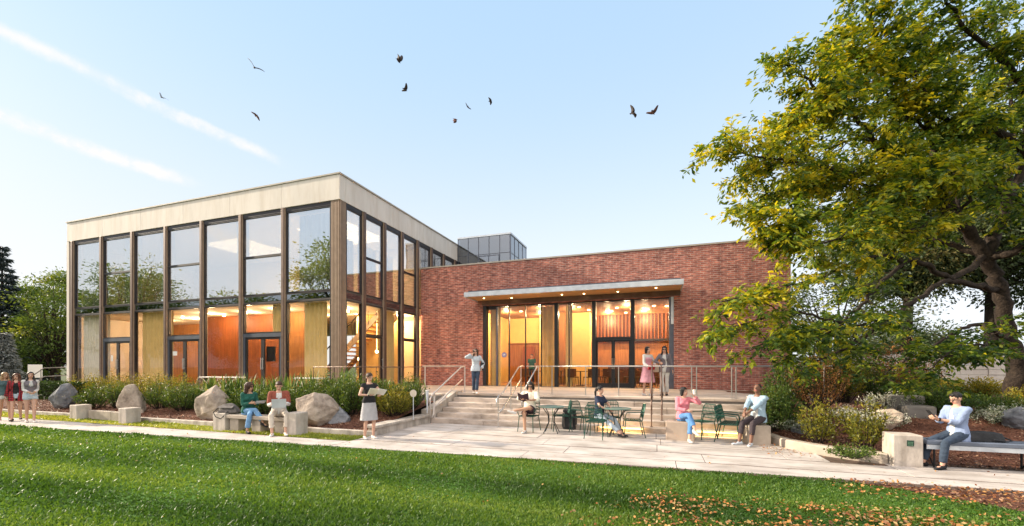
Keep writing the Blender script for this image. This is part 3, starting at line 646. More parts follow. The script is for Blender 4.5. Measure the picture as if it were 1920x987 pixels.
# ------------------------------------------------------------ brick wing
BX0, BX1, BY = -11.88, 5.14, 19.7
BT = 7.03
bb = empty('brick_building', (-3.4, BY, TZ), 0, 'long low red brick wing with a recessed glazed entrance', 'building')
OX0, OX1, OZ = -8.3, .74, 4.90
m = MB(); m.box(BX0, OX0, BY, BY + .35, .2, BT); m.box(OX1, BX1, BY, BY + .35, .2, BT); m.box(OX0, OX1, BY, BY + .35, OZ, BT); m.box(BX1 - .35, BX1, BY + .35, 33, .2, BT)
m.build('wall', 'brick', bb)
m = MB(); m.box(BX0, BX1 + .03, BY - .03, BY + .38, BT + .002, BT + .07); m.box(BX1 - .38, BX1 + .03, BY + .382, 33, BT + .002, BT + .07); m.build('parapet_cap', 'fascia_edge', bb)
m = MB(); m.box(BX0, BX1 - .4, BY + .36, 33, 6.5, 6.7); m.build('roof', 'concrete_dark', bb)
def bpart(name, mat, *a, parent=None): m = MB(); m.box(*a); return m.build(name, mat, parent or bb)
bpart('floor', 'floor_wood', BX0, BX1 - .4, BY + .36, 26.2, TZ - .1, TZ + .005)
bpart('threshold', 'concrete_dark', OX0, OX1, BY - .02, BY + .355, TZ - .06, TZ + .012)
# slatted ceiling
bpart('ceiling', 'wood_dark', BX0, BX1 - .4, BY + .36, 26.2, 4.96, 5.04)
m = MB(); y = 20.5
while y < 26.1: m.box(-11, 4.6, y, y + .11, 4.87, 4.955); y += .22
m.build('ceiling_slats', 'wood_ceiling', bb)
bpart('rear_wall', 'wood_orange', -11, 4.6, 25.6, 25.75, TZ, 3.3)
m = MB()
for k in range(22): m.box(-3.3 + k * .2, -3.24 + k * .2, 25.35, 25.398, 3.43, 4.86)
m.build('wall_slats', 'wood_red', bb)
bpart('serving_counter', 'wood_dark', -2.6, 1.6, 24.6, 25.2, TZ, TZ + 1.05)
bpart('upper_rear_wall', 'wood_dark', -3.4, 1.15, 25.4, 25.75, 3.42, 4.9)
bpart('wall_shelf', 'bronze_dark', -3.4, 1.15, 25.3, 25.74, 3.302, 3.418)
bpart('yellow_wall', 'yellow_wall', 1.16, 4.6, 25.45, 25.75, 3.302, 4.9)
bpart('yellow_wall', 'yellow_wall', -11, -3.45, 25.45, 25.75, 3.302, 4.9)
bpart('yellow_column', 'yellow_wall', -4.6, -3.5, 23.6, 24.3, TZ, 4.86)
bpart('orange_column', 'wood_orange', -5.3, -4.75, 23.3, 23.8, TZ, 4.86)
bpart('yellow_column', 'yellow_wall', -6.6, -5.9, 24.4, 24.9, TZ, 4.86)
bpart('brown_door', 'wood_red', -7.9, -7.2, 25.3, 25.44, TZ, 3.1)
bpart('side_wall', 'yellow_wall', -9.2, -9.0, 20.4, 25.6, TZ, 4.86)
bpart('side_wall', 'yellow_wall', 2.6, 2.8, 20.4, 25.6, TZ, 4.86)
for k, (xa, xb, cm) in enumerate(((-8.2, -7.62, 'curtain_yellow'), (-5.5, -4.75, 'curtain_orange'), (-4.25, -3.9, 'curtain_yellow'))):
    curtain(xa, xb, BY + .75 + .1 * k, TZ, 4.86, cm, bb, seed=20 + k, amp=.06)
# entrance glazing
GYB = BY + .22
posts = [-7.6, -6.95, -6.1, -5.3]
for x in (-4.53, -2.74, -1.0):
    m = MB(); m.box(x - .09, x + .09, GYB - .12, GYB + .14, TZ + .012, OZ - .002); m.build('post', 'black_steel', bb, bevel=.004)
m = MB(); m.box(OX1 - .2, OX1 - .002, GYB - .15, GYB + .1, TZ + .012, OZ - .002); m.build('post', 'blue_steel', bb)
m = MB(); m.box(OX1 - .12, OX1 - .01, GYB - .2, GYB - .152, 3.7, OZ - .004); m.build('jamb_panel', 'zinc', bb)
m = MB(); m.box(OX0 + .002, OX0 + .18, GYB - .2, GYB + .1, TZ + .012, OZ - .002); m.build('post', 'bronze_dark', bb)
m = MB(); m.box(OX0 + .182, -7.65, GYB - .04, GYB + .06, 4.72, OZ - .004); m.build('head_rail', 'bronze_dark', bb)
for i, x in enumerate(posts):
    m = MB(); m.box(x - (.045 if i == 0 else .022), x + (.045 if i == 0 else .022), GYB - .04, GYB + .05, TZ + .012, OZ - .004); m.build('mullion', 'black_steel' if i else 'blue_steel', bb)
def bpane(x0, x1, z0, z1): m = MB(); m.box(x0, x1, GYB, GYB + .012, z0, z1); return m.build('pane', 'glass_lower', bb)
bx = [OX0 + .185, -7.645, -7.555, -6.972, -6.928, -6.122, -6.078, -5.322, -5.278, -4.62]
for i in range(0, 10, 2): bpane(bx[i], bx[i + 1], TZ + .02, 4.84 if i else 4.715)
m = MB(); m.box(OX0 + .19, OX1 - .2, GYB - .05, GYB + .07, 4.842, OZ - .003); m.build('head_rail', 'black_steel', bb)
m = MB(); m.box(-3.95, -3.9, GYB - .03, GYB + .05, TZ + .012, 4.84); m.build('mullion', 'black_steel', bb)
bpane(-4.44, -3.951, TZ + .02, 4.84); bpane(-3.899, -2.83, TZ + .02, 4.84)
bpane(-2.65, -1.09, 3.2, 4.84); bpane(-.91, OX1 - .21, TZ + .02, 4.84)
m = MB(); m.box(-2.649, -1.091, GYB - .08, GYB + .1, 3.06, 3.198); m.build('door_head', 'black_steel', bb)
for (xa, xb, hd) in ((-2.645, -1.872, 1), (-1.866, -1.095, -1)): pane_door(xa, xb, TZ + .02, 3.056, 'x', GYB - .02, bb, 'glass_lower', 'black_steel', hd, .075)
m = MB()
for xx in np.arange(.2, .5, .3): pass
# round blue sign on the glass
m = MB(); m.tube([(-7.22, GYB - .012, 2.42), (-7.22, GYB - .004, 2.42)], .13, 24); sg = m.build('round_sign', 'sign_blue', bb)
m = MB(); m.tube([(-7.22, GYB - .016, 2.42), (-7.22, GYB - .0125, 2.42)], .095, 24); m.build('sign_ring', 'paper', sg)
m = MB(); m.tube([(-7.22, GYB - .020, 2.42), (-7.22, GYB - .0165, 2.42)], .08, 24); m.build('sign_face', 'sign_blue', sg)
m = MB(); m.obox((-7.22, GYB - .022, 2.42), (.035, 0, .02), (0, .0015, 0), (-.015, 0, .03)); m.build('sign_mark', 'paper', sg)
# canopy
cn = bb
m = MB(); m.box(-8.55, 1.0, 18.2, BY - .003, 5.15, 5.20); ca = m.build('canopy', 'wood_soffit', bb)
m = MB(); m.box(-8.6, 1.05, 18.12, 18.198, 5.12, 5.34); m.box(-8.6, -8.552, 18.2, BY - .003, 5.11, 5.36); m.box(1.002, 1.05, 18.2, BY - .003, 5.11, 5.36); m.build('canopy_edge', 'zinc', ca, bevel=.01)
m = MB(); m.box(-8.5, .95, 18.4, BY - .003, 5.202, 5.44); m.build('canopy_roof', 'blue_steel', ca)
m = MB(); m.box(OX0, 1.0, BY - .10, BY - .004, 4.93, 5.147); m.build('canopy_beam', 'bronze', ca)
for (x, y) in ((-7.9, 18.9), (-6.6, 19.25), (-4.1, 19.1), (-3.1, 19.2), (-1.6, 19.15), (-.0, 18.75)):
    m = MB(); m.cyl((x, y, 5.135), .04, .013, 16); m.build('downlight', 'lamp', ca)
    d = bpy.data.lights.new('downlight_beam', 'SPOT'); d.energy = 45; d.spot_size = R(120); d.spot_blend = .8; d.color = (1, .66, .32); d.shadow_soft_size = .06
    o = bpy.data.objects.new('downlight_beam', d); COL.objects.link(o); o.location = (x, y, 5.08)
for (x, y) in ((-7, 22), (-5.4, 21.5), (-3.4, 22.6), (-3.7, 21.4), (-2.3, 23.6), (-1.9, 22.2), (-1.2, 22.9), (-.4, 23.4), (-.1, 22.1), (.5, 22.4), (-1.6, 24.4), (.9, 23.8)):
    m = MB(); m.cyl((x, y, 4.835), .075, .03, 14); m.build('ceiling_lamp', 'lamp', bb)
for (x, y, e) in ((-7.9, 22.2, 60), (-6.3, 23.6, 70), (-4.2, 22.0, 55), (-2.6, 24.5, 75), (-.6, 24.5, 75), (-1.4, 22.0, 55), (.9, 22.6, 55), (1.7, 24.6, 80), (-5.6, 21.0, 40)): bulb('cafe_light', (x, y, 4.6), e * 1.7, (1, .74, .42))
# rooftop stair tower
tw = empty('stair_tower', (-10, 24, 6.7), 0, 'grey glass clad stair tower rising from the brick wing roof', 'building')
TX0, TX1, TY0, TY1, TT = -11.8, -8.3, 24.0, 27.3, 9.93
m = MB(); m.box(TX0 + .08, TX1 - .08, TY0 + .08, TY1 - .08, 6.7, TT - .1); m.build('core', 'concrete_dark', tw)
m = MB(); m.box(TX0 - .03, TX1 + .03, TY0 - .03, TY1 + .03, TT - .1, TT); m.build('cap', 'zinc', tw)
for i in range(5):
    x0 = TX0 + i * .7; m = MB(); m.box(x0 + .02, x0 + .68, TY0 + .02, TY0 + .05, 6.72, 8.72); m.build('cladding_panel', 'glass_grey', tw)
    m = MB(); m.box(x0 + .02, x0 + .68, TY0 + .02, TY0 + .05, 8.76, TT - .102); m.build('cladding_panel', 'glass_grey', tw)
for i in range(4):
    y0 = TY0 + .02 + i * .82; m = MB(); m.box(TX1 - .05, TX1 - .02, y0 + .02, y0 + .8, 6.72, 8.72); m.build('cladding_panel', 'glass_grey', tw)
    m = MB(); m.box(TX1 - .05, TX1 - .02, y0 + .02, y0 + .8, 8.76, TT - .102); m.build('cladding_panel', 'glass_grey', tw)
m = MB()
for i in range(6): x0 = TX0 + i * .7; m.box(x0 - .018, x0 + .018, TY0, TY0 + .06, 6.7, TT - .102)
for i in range(5): y0 = TY0 + .02 + i * .82; m.box(TX1 - .06, TX1 + .0, y0 - .018, y0 + .018, 6.7, TT - .102)
m.box(TX0, TX1, TY0 + .004, TY0 + .056, 8.722, 8.758); m.box(TX1 - .056, TX1 - .004, TY0 + .06, TY1, 8.722, 8.758); m.build('glazing_bars', 'blue_steel', tw)
m = MB(); m.box(-10.4, -9.0, TY0 - .03, TY0 - .002, 7.45, 8.65); wf = m.build('window', 'blue_steel', tw)
m = MB(); m.box(-10.34, -9.73, TY0 - .036, TY0 - .031, 7.51, 8.59); m.box(-9.67, -9.06, TY0 - .036, TY0 - .031, 7.51, 8.59); m.build('pane', 'glass_grey', wf)

# limestone retaining wall on the right
m = MB(); rs = random.Random(6); z = .55; r = 0
while z < 2.25:
    x = 8.0 + (r % 2) * -.3
    while x < 30:
        w = rs.uniform(.5, .95); m.box(x + .006, x + w - .006, 24 - rs.uniform(0, .035), 24.4, z + .005, z + .225); x += w
    z += .23; r += 1
tag(m.build('retaining_wall', 'limestone', bevel=.012), 'pale limestone block wall behind the right hand trees', 'wall')
m = MB(); m.box(8.2, 24, 22.6, 23.6, .78, .86); 
# ------------------------------------------------------------ vegetation
def catmull(P, n):
    P = [np.array(p, float) for p in P]; P = [2 * P[0] - P[1]] + P + [2 * P[-1] - P[-2]]; out = []
    for i in range(1, len(P) - 2):
        for k in range(n):
            t = k / n; a, b, c, d = P[i - 1], P[i], P[i + 1], P[i + 2]
            out.append(.5 * ((2 * b) + (c - a) * t + (2 * a - 5 * b + 4 * c - d) * t * t + (-a + 3 * b - 3 * c + d) * t ** 3))
    out.append(P[-2]); return np.array(out)
def limb_tree(root, limbs, rg, leaf, wood, lsize=.12, step=.24, twig=(.6, 1.5), subs=5, per=9, bias=0.0):
    """limbs: (waypoints, r0, r1, start fraction of foliage, lushness, colour shift)"""
    W = MB(); T = MB(); LC = []; LD = []; LR = []
    for (pts, r0, r1, sf, lush, cshift) in limbs:
        P = catmull(pts, 7); P[1:-1] += rg.normal(0, .008 if r0 > .3 else .028, P[1:-1].shape)
        n = len(P); rr = [r0 + (r1 - r0) * (i / (n - 1)) ** .8 for i in range(n)]
        W.tube(P, rr, 10 if r0 > .1 else 7)
        if lush <= 0: continue
        seg = np.linalg.norm(np.diff(P, axis=0), axis=1); cum = np.concatenate([[0], np.cumsum(seg)]); tot = cum[-1]
        s = sf * tot
        while s < tot:
            i = min(n - 2, int(np.searchsorted(cum, s) - 1)); i = max(i, 0); f = (s - cum[i]) / max(seg[i], 1e-6)
            p = P[i] * (1 - f) + P[i + 1] * f; t = (P[i + 1] - P[i]) / max(seg[i], 1e-6)
            lat = np.cross(t, [0, 0, 1.0]); lat /= max(np.linalg.norm(lat), 1e-6)
            frac = s / tot
            for q in range(int(lush) + (1 if rg.random() < lush % 1 else 0)):
                sg = 1 if rg.random() < .5 else -1
                d = t * rg.uniform(.3, 1.0) + lat * sg * rg.uniform(.3, 1.1) + np.array([0, 0, rg.normal(.12, .35)]); d /= np.linalg.norm(d)
                L = rg.uniform(*twig) * (1.1 - .45 * frac) * (.55 if r0 < .052 else 1)
                k = 5; tp = [p]
                for j in range(k): tp.append(tp[-1] + d * L / k + np.array([0, 0, -.012 * j * L]) + rg.normal(0, .02, 3))
                T.tube(tp, [.014, .012, .010, .008, .006, .004], 4, caps=False)
                tp = np.array(tp)
                for b in range(subs):
                    j = rg.integers(1, k + 1); p0 = tp[j]; dd = d * rg.uniform(.2, 1) + rg.normal(0, .6, 3) * np.array([1, 1, .45]); dd /= np.linalg.norm(dd)
                    l2 = rg.uniform(.25, .6); p1 = p0 + dd * l2 + np.array([0, 0, -.08])
                    u = rg.uniform(.1, 1.0, per)[:, None]; c = p0 + (p1 - p0) * u + rg.normal(0, .035, (per, 3))
                    sd = np.cross(dd, [0, 0, 1.0]); sgn = rg.choice([-1, 1], per)[:, None]
                    LC.append(c); LD.append(dd * .6 + sd * sgn + np.array([0, 0, -.25]) * (1 + bias)); LR.append(np.clip(rg.normal(.47 + cshift * 1.3, .21) + rg.normal(0, .16, per), 0, 1))
            s += step * rg.uniform(.6, 1.4)
    W.build('trunk', wood, root, smooth=True)
    T.build('twigs', wood, root)
    C = np.concatenate(LC) - np.array(root.location); D = np.concatenate(LD); V, F = leaves(C, D, lsize, rg, .42, .25, .75)
    np_mesh('crown', V, F, leaf, root, rnd=np.concatenate(LR))
    return len(C)

def A(px, py, d): return tuple(at(px, py, d))
rg = np.random.default_rng(11)
base = at(1905, 752, 13.6)
bt = empty('spreading_tree', (base.x, base.y, .72), 0, 'large spreading shade tree with yellow green leaves leaning over the right side', 'tree')
B0 = (base.x, base.y, .35)
J1 = A(1893, 640, 13.5); J2 = A(1872, 545, 13.3); J3 = A(1846, 480, 13.1); J4 = A(1795, 412, 12.8)
L_ = []
def lim(pts, r0, r1, sf=.3, lush=1, cs=0.0): L_.append((pts, r0, r1, sf, lush, cs))  # cs: sun on outer limbs, shade on lower ones, put into leaf colour
lim([B0, (base.x - .02, base.y, 1.0), A(1905, 680, 13.5), J1, J2, J3, J4], .29, .15, .9, 0)
lim([J4, A(1740, 365, 12.4), A(1675, 319, 12.0), A(1645, 274, 11.7), A(1600, 215, 11.4), A(1533, 167, 11.0), A(1470, 118, 10.8)], .13, .02, .2, 2.5, .06)
lim([A(1675, 319, 12.0), A(1600, 322, 11.6), A(1520, 306, 11.2), A(1440, 296, 10.8), A(1352, 282, 10.5)], .08, .012, .12, 2.6, .17)
lim([A(1600, 215, 11.4), A(1560, 200, 11.2), A(1500, 215, 10.9), A(1470, 250, 10.8)], .04, .01, .1, 2.6, .17)
lim([J4, A(1760, 330, 12.6), A(1745, 250, 12.4), A(1700, 150, 12.0), A(1640, 60, 11.6), A(1620, -20, 11.4)], .13, .025, .25, 2.5, .06)
lim([A(1745, 250, 12.4), A(1700, 215, 12.0), A(1640, 150, 11.6), A(1580, 100, 11.3)], .05, .012, .15, 2.6, .17)
lim([J3, A(1880, 400, 13.0), A(1920, 300, 12.8), A(1870, 250, 12.3), A(1800, 237, 12), A(1746, 198, 11.6), A(1715, 130, 11.2)], .16, .03, .4, 2.3, -.03)
lim([A(1920, 300, 12.8), A(1925, 190, 12.2), A(1868, 101, 11.5), A(1800, 40, 11.0), A(1760, -20, 10.8)], .10, .03, .1, 2, .0)
lim([A(1925, 190, 12.2), A(1990, 80, 12), A(2000, -60, 11.8)], .09, .03, .1, 2, -.05)
lim([J3, A(1910, 470, 12.6), A(1990, 400, 12.0), A(2080, 330, 11.6)], .15, .04, .2, 2, -.1)
lim([J4, A(1840, 345, 12.4), A(1920, 385, 11.9), A(1990, 400, 11.5)], .06, .02, .2, 1, -.1)
lim([A(1920, 378, 12.2), A(1850, 348, 12.0), A(1756, 326, 11.5), A(1690, 345, 11.1), A(1640, 380, 10.8)], .08, .015, .2, 2, .05)
lim([J4, A(1745, 420, 12.0), A(1690, 440, 11.4), A(1620, 430, 10.9), A(1540, 455, 10.4), A(1460, 440, 10.2)], .08, .012, .15, 2, .05)
lim([J3, A(1790, 520, 12.4), A(1730, 495, 11.9), A(1698, 490, 11.6), A(1640, 545, 11.1), A(1580, 606, 10.6), A(1520, 640, 10.2), A(1470, 655, 10.0)], .10, .014, .5, .6, -.05)
lim([J2, A(1820, 535, 12.6), A(1770, 528, 12.1), A(1700, 575, 11.5), A(1664, 600, 11.1), A(1610, 640, 10.7), A(1558, 667, 10.3), A(1490, 690, 10.0)], .10, .014, .55, .5, -.08)
lim([A(1698, 490, 11.6), A(1640, 480, 11.1), A(1560, 510, 10.5), A(1480, 540, 10.1), A(1400, 560, 9.8), A(1350, 590, 9.6)], .05, .010, .25, .8, .1)
lim([A(1580, 606, 10.6), A(1500, 590, 10.2), A(1420, 600, 9.8), A(1360, 625, 9.5), A(1345, 640, 9.4)], .035, .008, .35, .7, .1)
lim([J1, A(1840, 610, 12.6), A(1790, 625, 12.0), A(1740, 655, 11.4), A(1690, 680, 11.0), A(1650, 710, 10.6)], .07, .012, .5, .5, -.12)
lim([A(1840, 610, 12.6), A(1860, 625, 11.8), A(1850, 645, 11.0), A(1815, 665, 10.4), A(1760, 670, 9.9)], .045, .012, .2, .7, -.12)
lim([J4, A(1780, 370, 13.4), A(1700, 300, 14.2), A(1600, 260, 14.6), A(1540, 300, 14.8), A(1500, 380, 14.9)], .10, .02, .2, 2, .0)
lim([J3, A(1760, 450, 13.8), A(1680, 420, 14.6), A(1580, 400, 15.2), A(1480, 410, 15.4), A(1430, 400, 15.4)], .10, .02, .2, 2, .0)
lim([J4, A(1790, 300, 13.5), A(1800, 200, 14.0), A(1760, 100, 14.2), A(1700, 20, 14.4)], .10, .02, .2, 2, -.05)
lim([J3, A(1880, 420, 13.8), A(1900, 250, 14.6), A(1880, 120, 15.0), A(1850, 0, 15.2)], .11, .02, .2, 2, -.1)
lim([J4, A(1740, 380, 12.6), A(1650, 370, 12.4), A(1570, 350, 12.2), A(1490, 350, 12.0), A(1420, 370, 11.9)], .06, .012, .15, 2, .05)
lim([A(1664, 600, 11.1), A(1600, 610, 10.4), A(1520, 622, 9.9), A(1440, 640, 9.5), A(1410, 655, 9.3)], .035, .008, .3, .6, -.05)
lim([A(1850, 645, 11.0), A(1800, 650, 10.2), A(1740, 690, 9.7), A(1690, 700, 9.4)], .03, .008, .3, .5, -.1)
lim([A(1500, 590, 10.2), A(1440, 575, 9.9), A(1390, 560, 9.6), A(1355, 565, 9.5), A(1340, 590, 9.4)], .025, .006, .3, .8, .15)
lim([A(1600, 215, 11.4), A(1560, 130, 11.3), A(1560, 70, 11.3)], .04, .01, .1, 2, .15)
lim([A(1540, 455, 10.4), A(1480, 430, 10.2), A(1430, 425, 10.1), A(1410, 400, 10.1)], .03, .008, .1, 2, .15)
limb_tree(bt, L_, rg, 'leaf_big', 'bark', lsize=.150, step=.225, subs=7, per=13)

def blob_tree(name, loc, h, w, leaf, seed, label, trunk_h=.25, n_cl=70, per=420, lsize=.16, group=None, asym=0.0, wood='bark', squash=1.0, cshift=0.0):
    """tree with a forked trunk and a crown of many uneven leaf clumps"""
    rg = np.random.default_rng(seed); e = empty(name, loc, rg.uniform(0, 6), label, 'tree', group)
    W = MB(); c0 = np.array([0, 0, h * (trunk_h + (1 - trunk_h) * .45)]); ry = (h * (1 - trunk_h)) * .52
    top = np.array([rg.normal(0, .2), rg.normal(0, .2), h * trunk_h])
    W.tube([(0, 0, -.3), (0, 0, h * trunk_h * .5), tuple(top)], [h * .028, h * .021, h * .018], 10)
    C = []; D = []; RR = []
    for k in range(n_cl):
        v = rg.normal(0, 1, 3); v /= np.linalg.norm(v); rad = rg.uniform(.45, 1.0) ** .6
        wob = 1 + .28 * mnoise.noise(Vector(tuple(v * 1.6 + seed)))
        c = c0 + v * np.array([w / 2, w / 2, ry]) * rad * wob
        if c[2] < h * trunk_h * .7: continue
        mid = (top + c) / 2 + np.array([0, 0, h * .03]) + rg.normal(0, h * .02, 3)
        W.tube([tuple(top - np.array([0, 0, rg.uniform(0, h * .05)])), tuple(mid), tuple(c)], [h * .010, h * .006, h * .0015], 5, caps=False)
        s = w * rg.uniform(.06, .12); nn = int(per * rg.uniform(.5, 1.3))
        q = rg.normal(0, 1, (nn, 3)) * np.array([s, s, s * .55 * squash]); C.append(c + q); D.append(q / s + v * .6 + np.array([0, 0, -.3]))
        RR.append(np.clip(rg.normal(.45 + cshift, .17) + rg.normal(0, .14, nn), 0, 1))
    W.build('trunk', wood, e, smooth=True, local=True)
    V, F = leaves(np.concatenate(C), np.concatenate(D), lsize, rg, .5, .1, .5)
    np_mesh('crown', V, F, leaf, e, rnd=np.concatenate(RR)); return e
def cpt(px, d, z=0): p = at(px, 687, d); return (p.x, p.y, z)
# left background
def spruce(loc, h, w, leaf, seed, label, lsize=.16):
    rg = np.random.default_rng(seed); e = empty('spruce_tree', loc, 0, label, 'tree'); W = MB(); W.tube([(0, 0, -.3), (0, 0, h * .97)], [h * .02, .03], 8)
    C = []; D = []; RR = []; z = h * .06
    while z < h * .98:
        fr = 1 - z / h; nb = int(7 + 6 * fr)
        for b in range(nb):
            a = rg.uniform(0, 2 * math.pi); L = w / 2 * fr ** .85 * rg.uniform(.7, 1.15) + .12; d = np.array([math.cos(a), math.sin(a), 0])
            p1 = np.array([0, 0, z]); p2 = p1 + d * L * .6 + np.array([0, 0, -.10 * L]); p3 = p1 + d * L + np.array([0, 0, -.16 * L])
            W.tube([p1, p2, p3], [.03 * fr + .008, .02 * fr + .005, .004], 4, caps=False)
            nn = int(30 + 90 * L); u = rg.uniform(.12, 1, nn)[:, None]; c = p1 + (p3 - p1) * u + np.array([0, 0, .04]) * L; sd = np.array([-d[1], d[0], 0]); off = rg.normal(0, 1, nn)[:, None] * (.16 * L * (1.15 - u) + .05)
            c = c + sd * off + np.array([0, 0, -1]) * np.abs(rg.normal(0, .10, (nn, 1))); C.append(c); D.append(d * .8 + sd * np.sign(off) * .6 + np.array([0, 0, -.5]) + 0 * c)
            RR.append(np.clip(rg.normal(.5, .25, nn), 0, 1))
        z += h * .028 * rg.uniform(.7, 1.3) + .08
    W.build('trunk', 'bark', e, local=True); V, F = leaves(np.concatenate(C), np.concatenate(D), lsize, rg, .32, .1, .4); np_mesh('crown', V, F, leaf, e, rnd=np.concatenate(RR))
spruce(cpt(4, 30), 10.6, 3.6, 'leaf_spruce', 3, 'tall dark spruce tree cut by the left picture edge', .24)
spruce(cpt(52, 34), 6.0, 3.2, 'leaf_spruce', 4, 'shorter dark spruce tree between the tall spruce and the leafy trees', .24)
spruce(cpt(8, 27), 4.2, 2.0, 'leaf_spruce_pale', 5, 'silvery pale young spruce tree in front of the dark tall spruce', .2)
blob_tree('leafy_tree', cpt(106, 40), 11.6, 5.6, 'leaf_left', 21, 'tall leafy tree with sunlit yellow green top left of the glass pavilion', .3, 60, 260, .24, cshift=.1)
blob_tree('leafy_tree', cpt(96, 30), 7.6, 4.2, 'leaf_left', 22, 'round dense lower green tree in front of the taller leafy tree', .22, 60, 300, .17, cshift=-.1)
blob_tree('leafy_tree', cpt(-80, 46), 8.0, 5.0, 'leaf_left', 23, 'dark leafy tree behind the spruces at the left edge', .2, 60, 300, .3, cshift=-.2)
# right background
blob_tree('background_tree', cpt(1560, 30, .8), 8.0, 7.5, 'leaf_back', 31, 'low grey green tree just right of the brick wing behind the big tree', .18, 50, 200, .22)
blob_tree('background_tree', cpt(1860, 29, .8), 19, 11, 'leaf_back', 32, 'tall grey green tree directly behind the crown of the spreading tree', .36, 110, 420, .2)
blob_tree('background_tree', cpt(1700, 31, .8), 15.5, 10, 'leaf_back', 33, 'tall narrow tree seen between limbs of the spreading tree', .42, 90, 380, .26)
blob_tree('background_tree', cpt(2040, 27, .8), 18, 11, 'leaf_back', 34, 'massive tree at the right picture edge behind the stone wall', .3, 80, 360, .26)
blob_tree('background_tree', cpt(1700, 40, .8), 5.0, 8, 'leaf_back', 35, 'low distant tree clump above the middle of the stone wall', .1, 50, 300, .26)
# trees across the lawn, behind the viewer, that the windows mirror
for i, (x, y, h, w) in enumerate(((-27, -4, 13.5, 8), (-38, -6, 8.6, 7), (-46, -9, 10, 8), (-55, -3, 13.5, 8), (-64, -10, 14, 10), (-33, -16, 9, 9), (6, -26, 11, 10), (22, -18, 12, 10))):
    nm = ['tall broad', 'low rounded', 'mid height', 'tall slender', 'very broad', 'wide spreading', 'rounded', 'dense'][i]
    blob_tree('lawn_tree', (x, y, 0), h, w, 'leaf_left', 50 + i, nm + ' tree across the lawn mirrored in the pavilion windows', .28, 60, 260, .26, 'trees across the lawn')

def shoots(rg, n, w, h, per, spread=1.0):
    C = []; D = []; S = []
    for k in range(n):
        a = rg.uniform(0, 2 * math.pi); rr = math.sqrt(rg.uniform(0, 1)); tip = np.array([math.cos(a) * w / 2 * rr, math.sin(a) * w / 2 * rr, h * (1 - .45 * rr ** 2) * rg.uniform(.75, 1.08)])
        b = np.array([tip[0] * .25, tip[1] * .25, 0]); mid = (b + tip) / 2 + np.array([tip[0] * .12, tip[1] * .12, 0]); S.append((b, mid, tip))
        u = rg.uniform(.25, 1.0, per)[:, None]; c = b * (1 - u) ** 2 + 2 * mid * u * (1 - u) + tip * u ** 2 + rg.normal(0, .03 * w, (per, 3)); C.append(c)
        D.append(np.tile((tip - b) / max(np.linalg.norm(tip - b), .01), (per, 1)) * .5 + rg.normal(0, .7, (per, 3)))
    return C, D, S
def shrub(loc, w, h, leaf, seed, label, group, n=60, per=50, lsize=.07, width=.42, name='shrub', cshift=0.0, cat='shrub'):
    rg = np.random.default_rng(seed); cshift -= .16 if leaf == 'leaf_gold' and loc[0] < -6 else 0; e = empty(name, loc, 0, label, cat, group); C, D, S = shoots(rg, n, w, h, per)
    W = MB()
    for s in S[:: 2]: W.tube([tuple(q) for q in s], [.012, .008, .003], 4, caps=False)
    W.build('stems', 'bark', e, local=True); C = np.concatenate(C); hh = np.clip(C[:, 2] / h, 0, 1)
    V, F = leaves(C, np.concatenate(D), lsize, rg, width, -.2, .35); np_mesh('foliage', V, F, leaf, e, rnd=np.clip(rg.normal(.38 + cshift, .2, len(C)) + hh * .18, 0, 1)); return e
def strap(loc, w, h, leaf, seed, label, group, n=110):
    rg = np.random.default_rng(seed); e = empty('strap_leaf_plant', loc, 0, label, 'plant', group); V = []; F = []; RR = []
    for k in range(n):
        a = rg.uniform(0, 6.283); out = rg.uniform(.15, 1) * w / 2; hh = h * rg.uniform(.6, 1.05) * (1 - .35 * (out / (w / 2)) ** 2); d = np.array([math.cos(a), math.sin(a), 0]); s = np.array([-d[1], d[0], 0]); b0 = rg.normal(0, w * .12, 3) * [1, 1, 0]; wd = rg.uniform(.018, .034)
        i0 = len(V)
        for j in range(5):
            t = j / 4; p = b0 + d * out * t ** 1.4 + np.array([0, 0, hh * (t * 1.55 - .55 * t ** 2.6)]); ww = wd * (1 - t) ** .6 if j < 4 else .002; V += [p - s * ww, p + s * ww]
        for j in range(4): F.append([i0 + 2 * j, i0 + 2 * j + 1, i0 + 2 * j + 3, i0 + 2 * j + 2]); RR.append(rg.uniform(0, 1) if j == 0 else RR[-1])
    np_mesh('foliage', V, F, leaf, e, rnd=RR)
    W = MB(); W.tube([(0, 0, -.05), (0, 0, h * .3)], [.05, .03], 6); W.build('stem', 'bark', e, local=True); return e
def bedpt(px, Y):
    v = pdir(px, 687); t = Y / v.y; x = v.x * t; return (x, Y, bedz(x, Y) - .02)
def hillpt(px, py):
    z = .3
    for _ in range(12): p = gr(px, py, z); z = .5 * z + .5 * hill(p.x, p.y)
    return (p.x, p.y, hill(p.x, p.y) - .02)
GL = 'shrubs in the left planting bed'
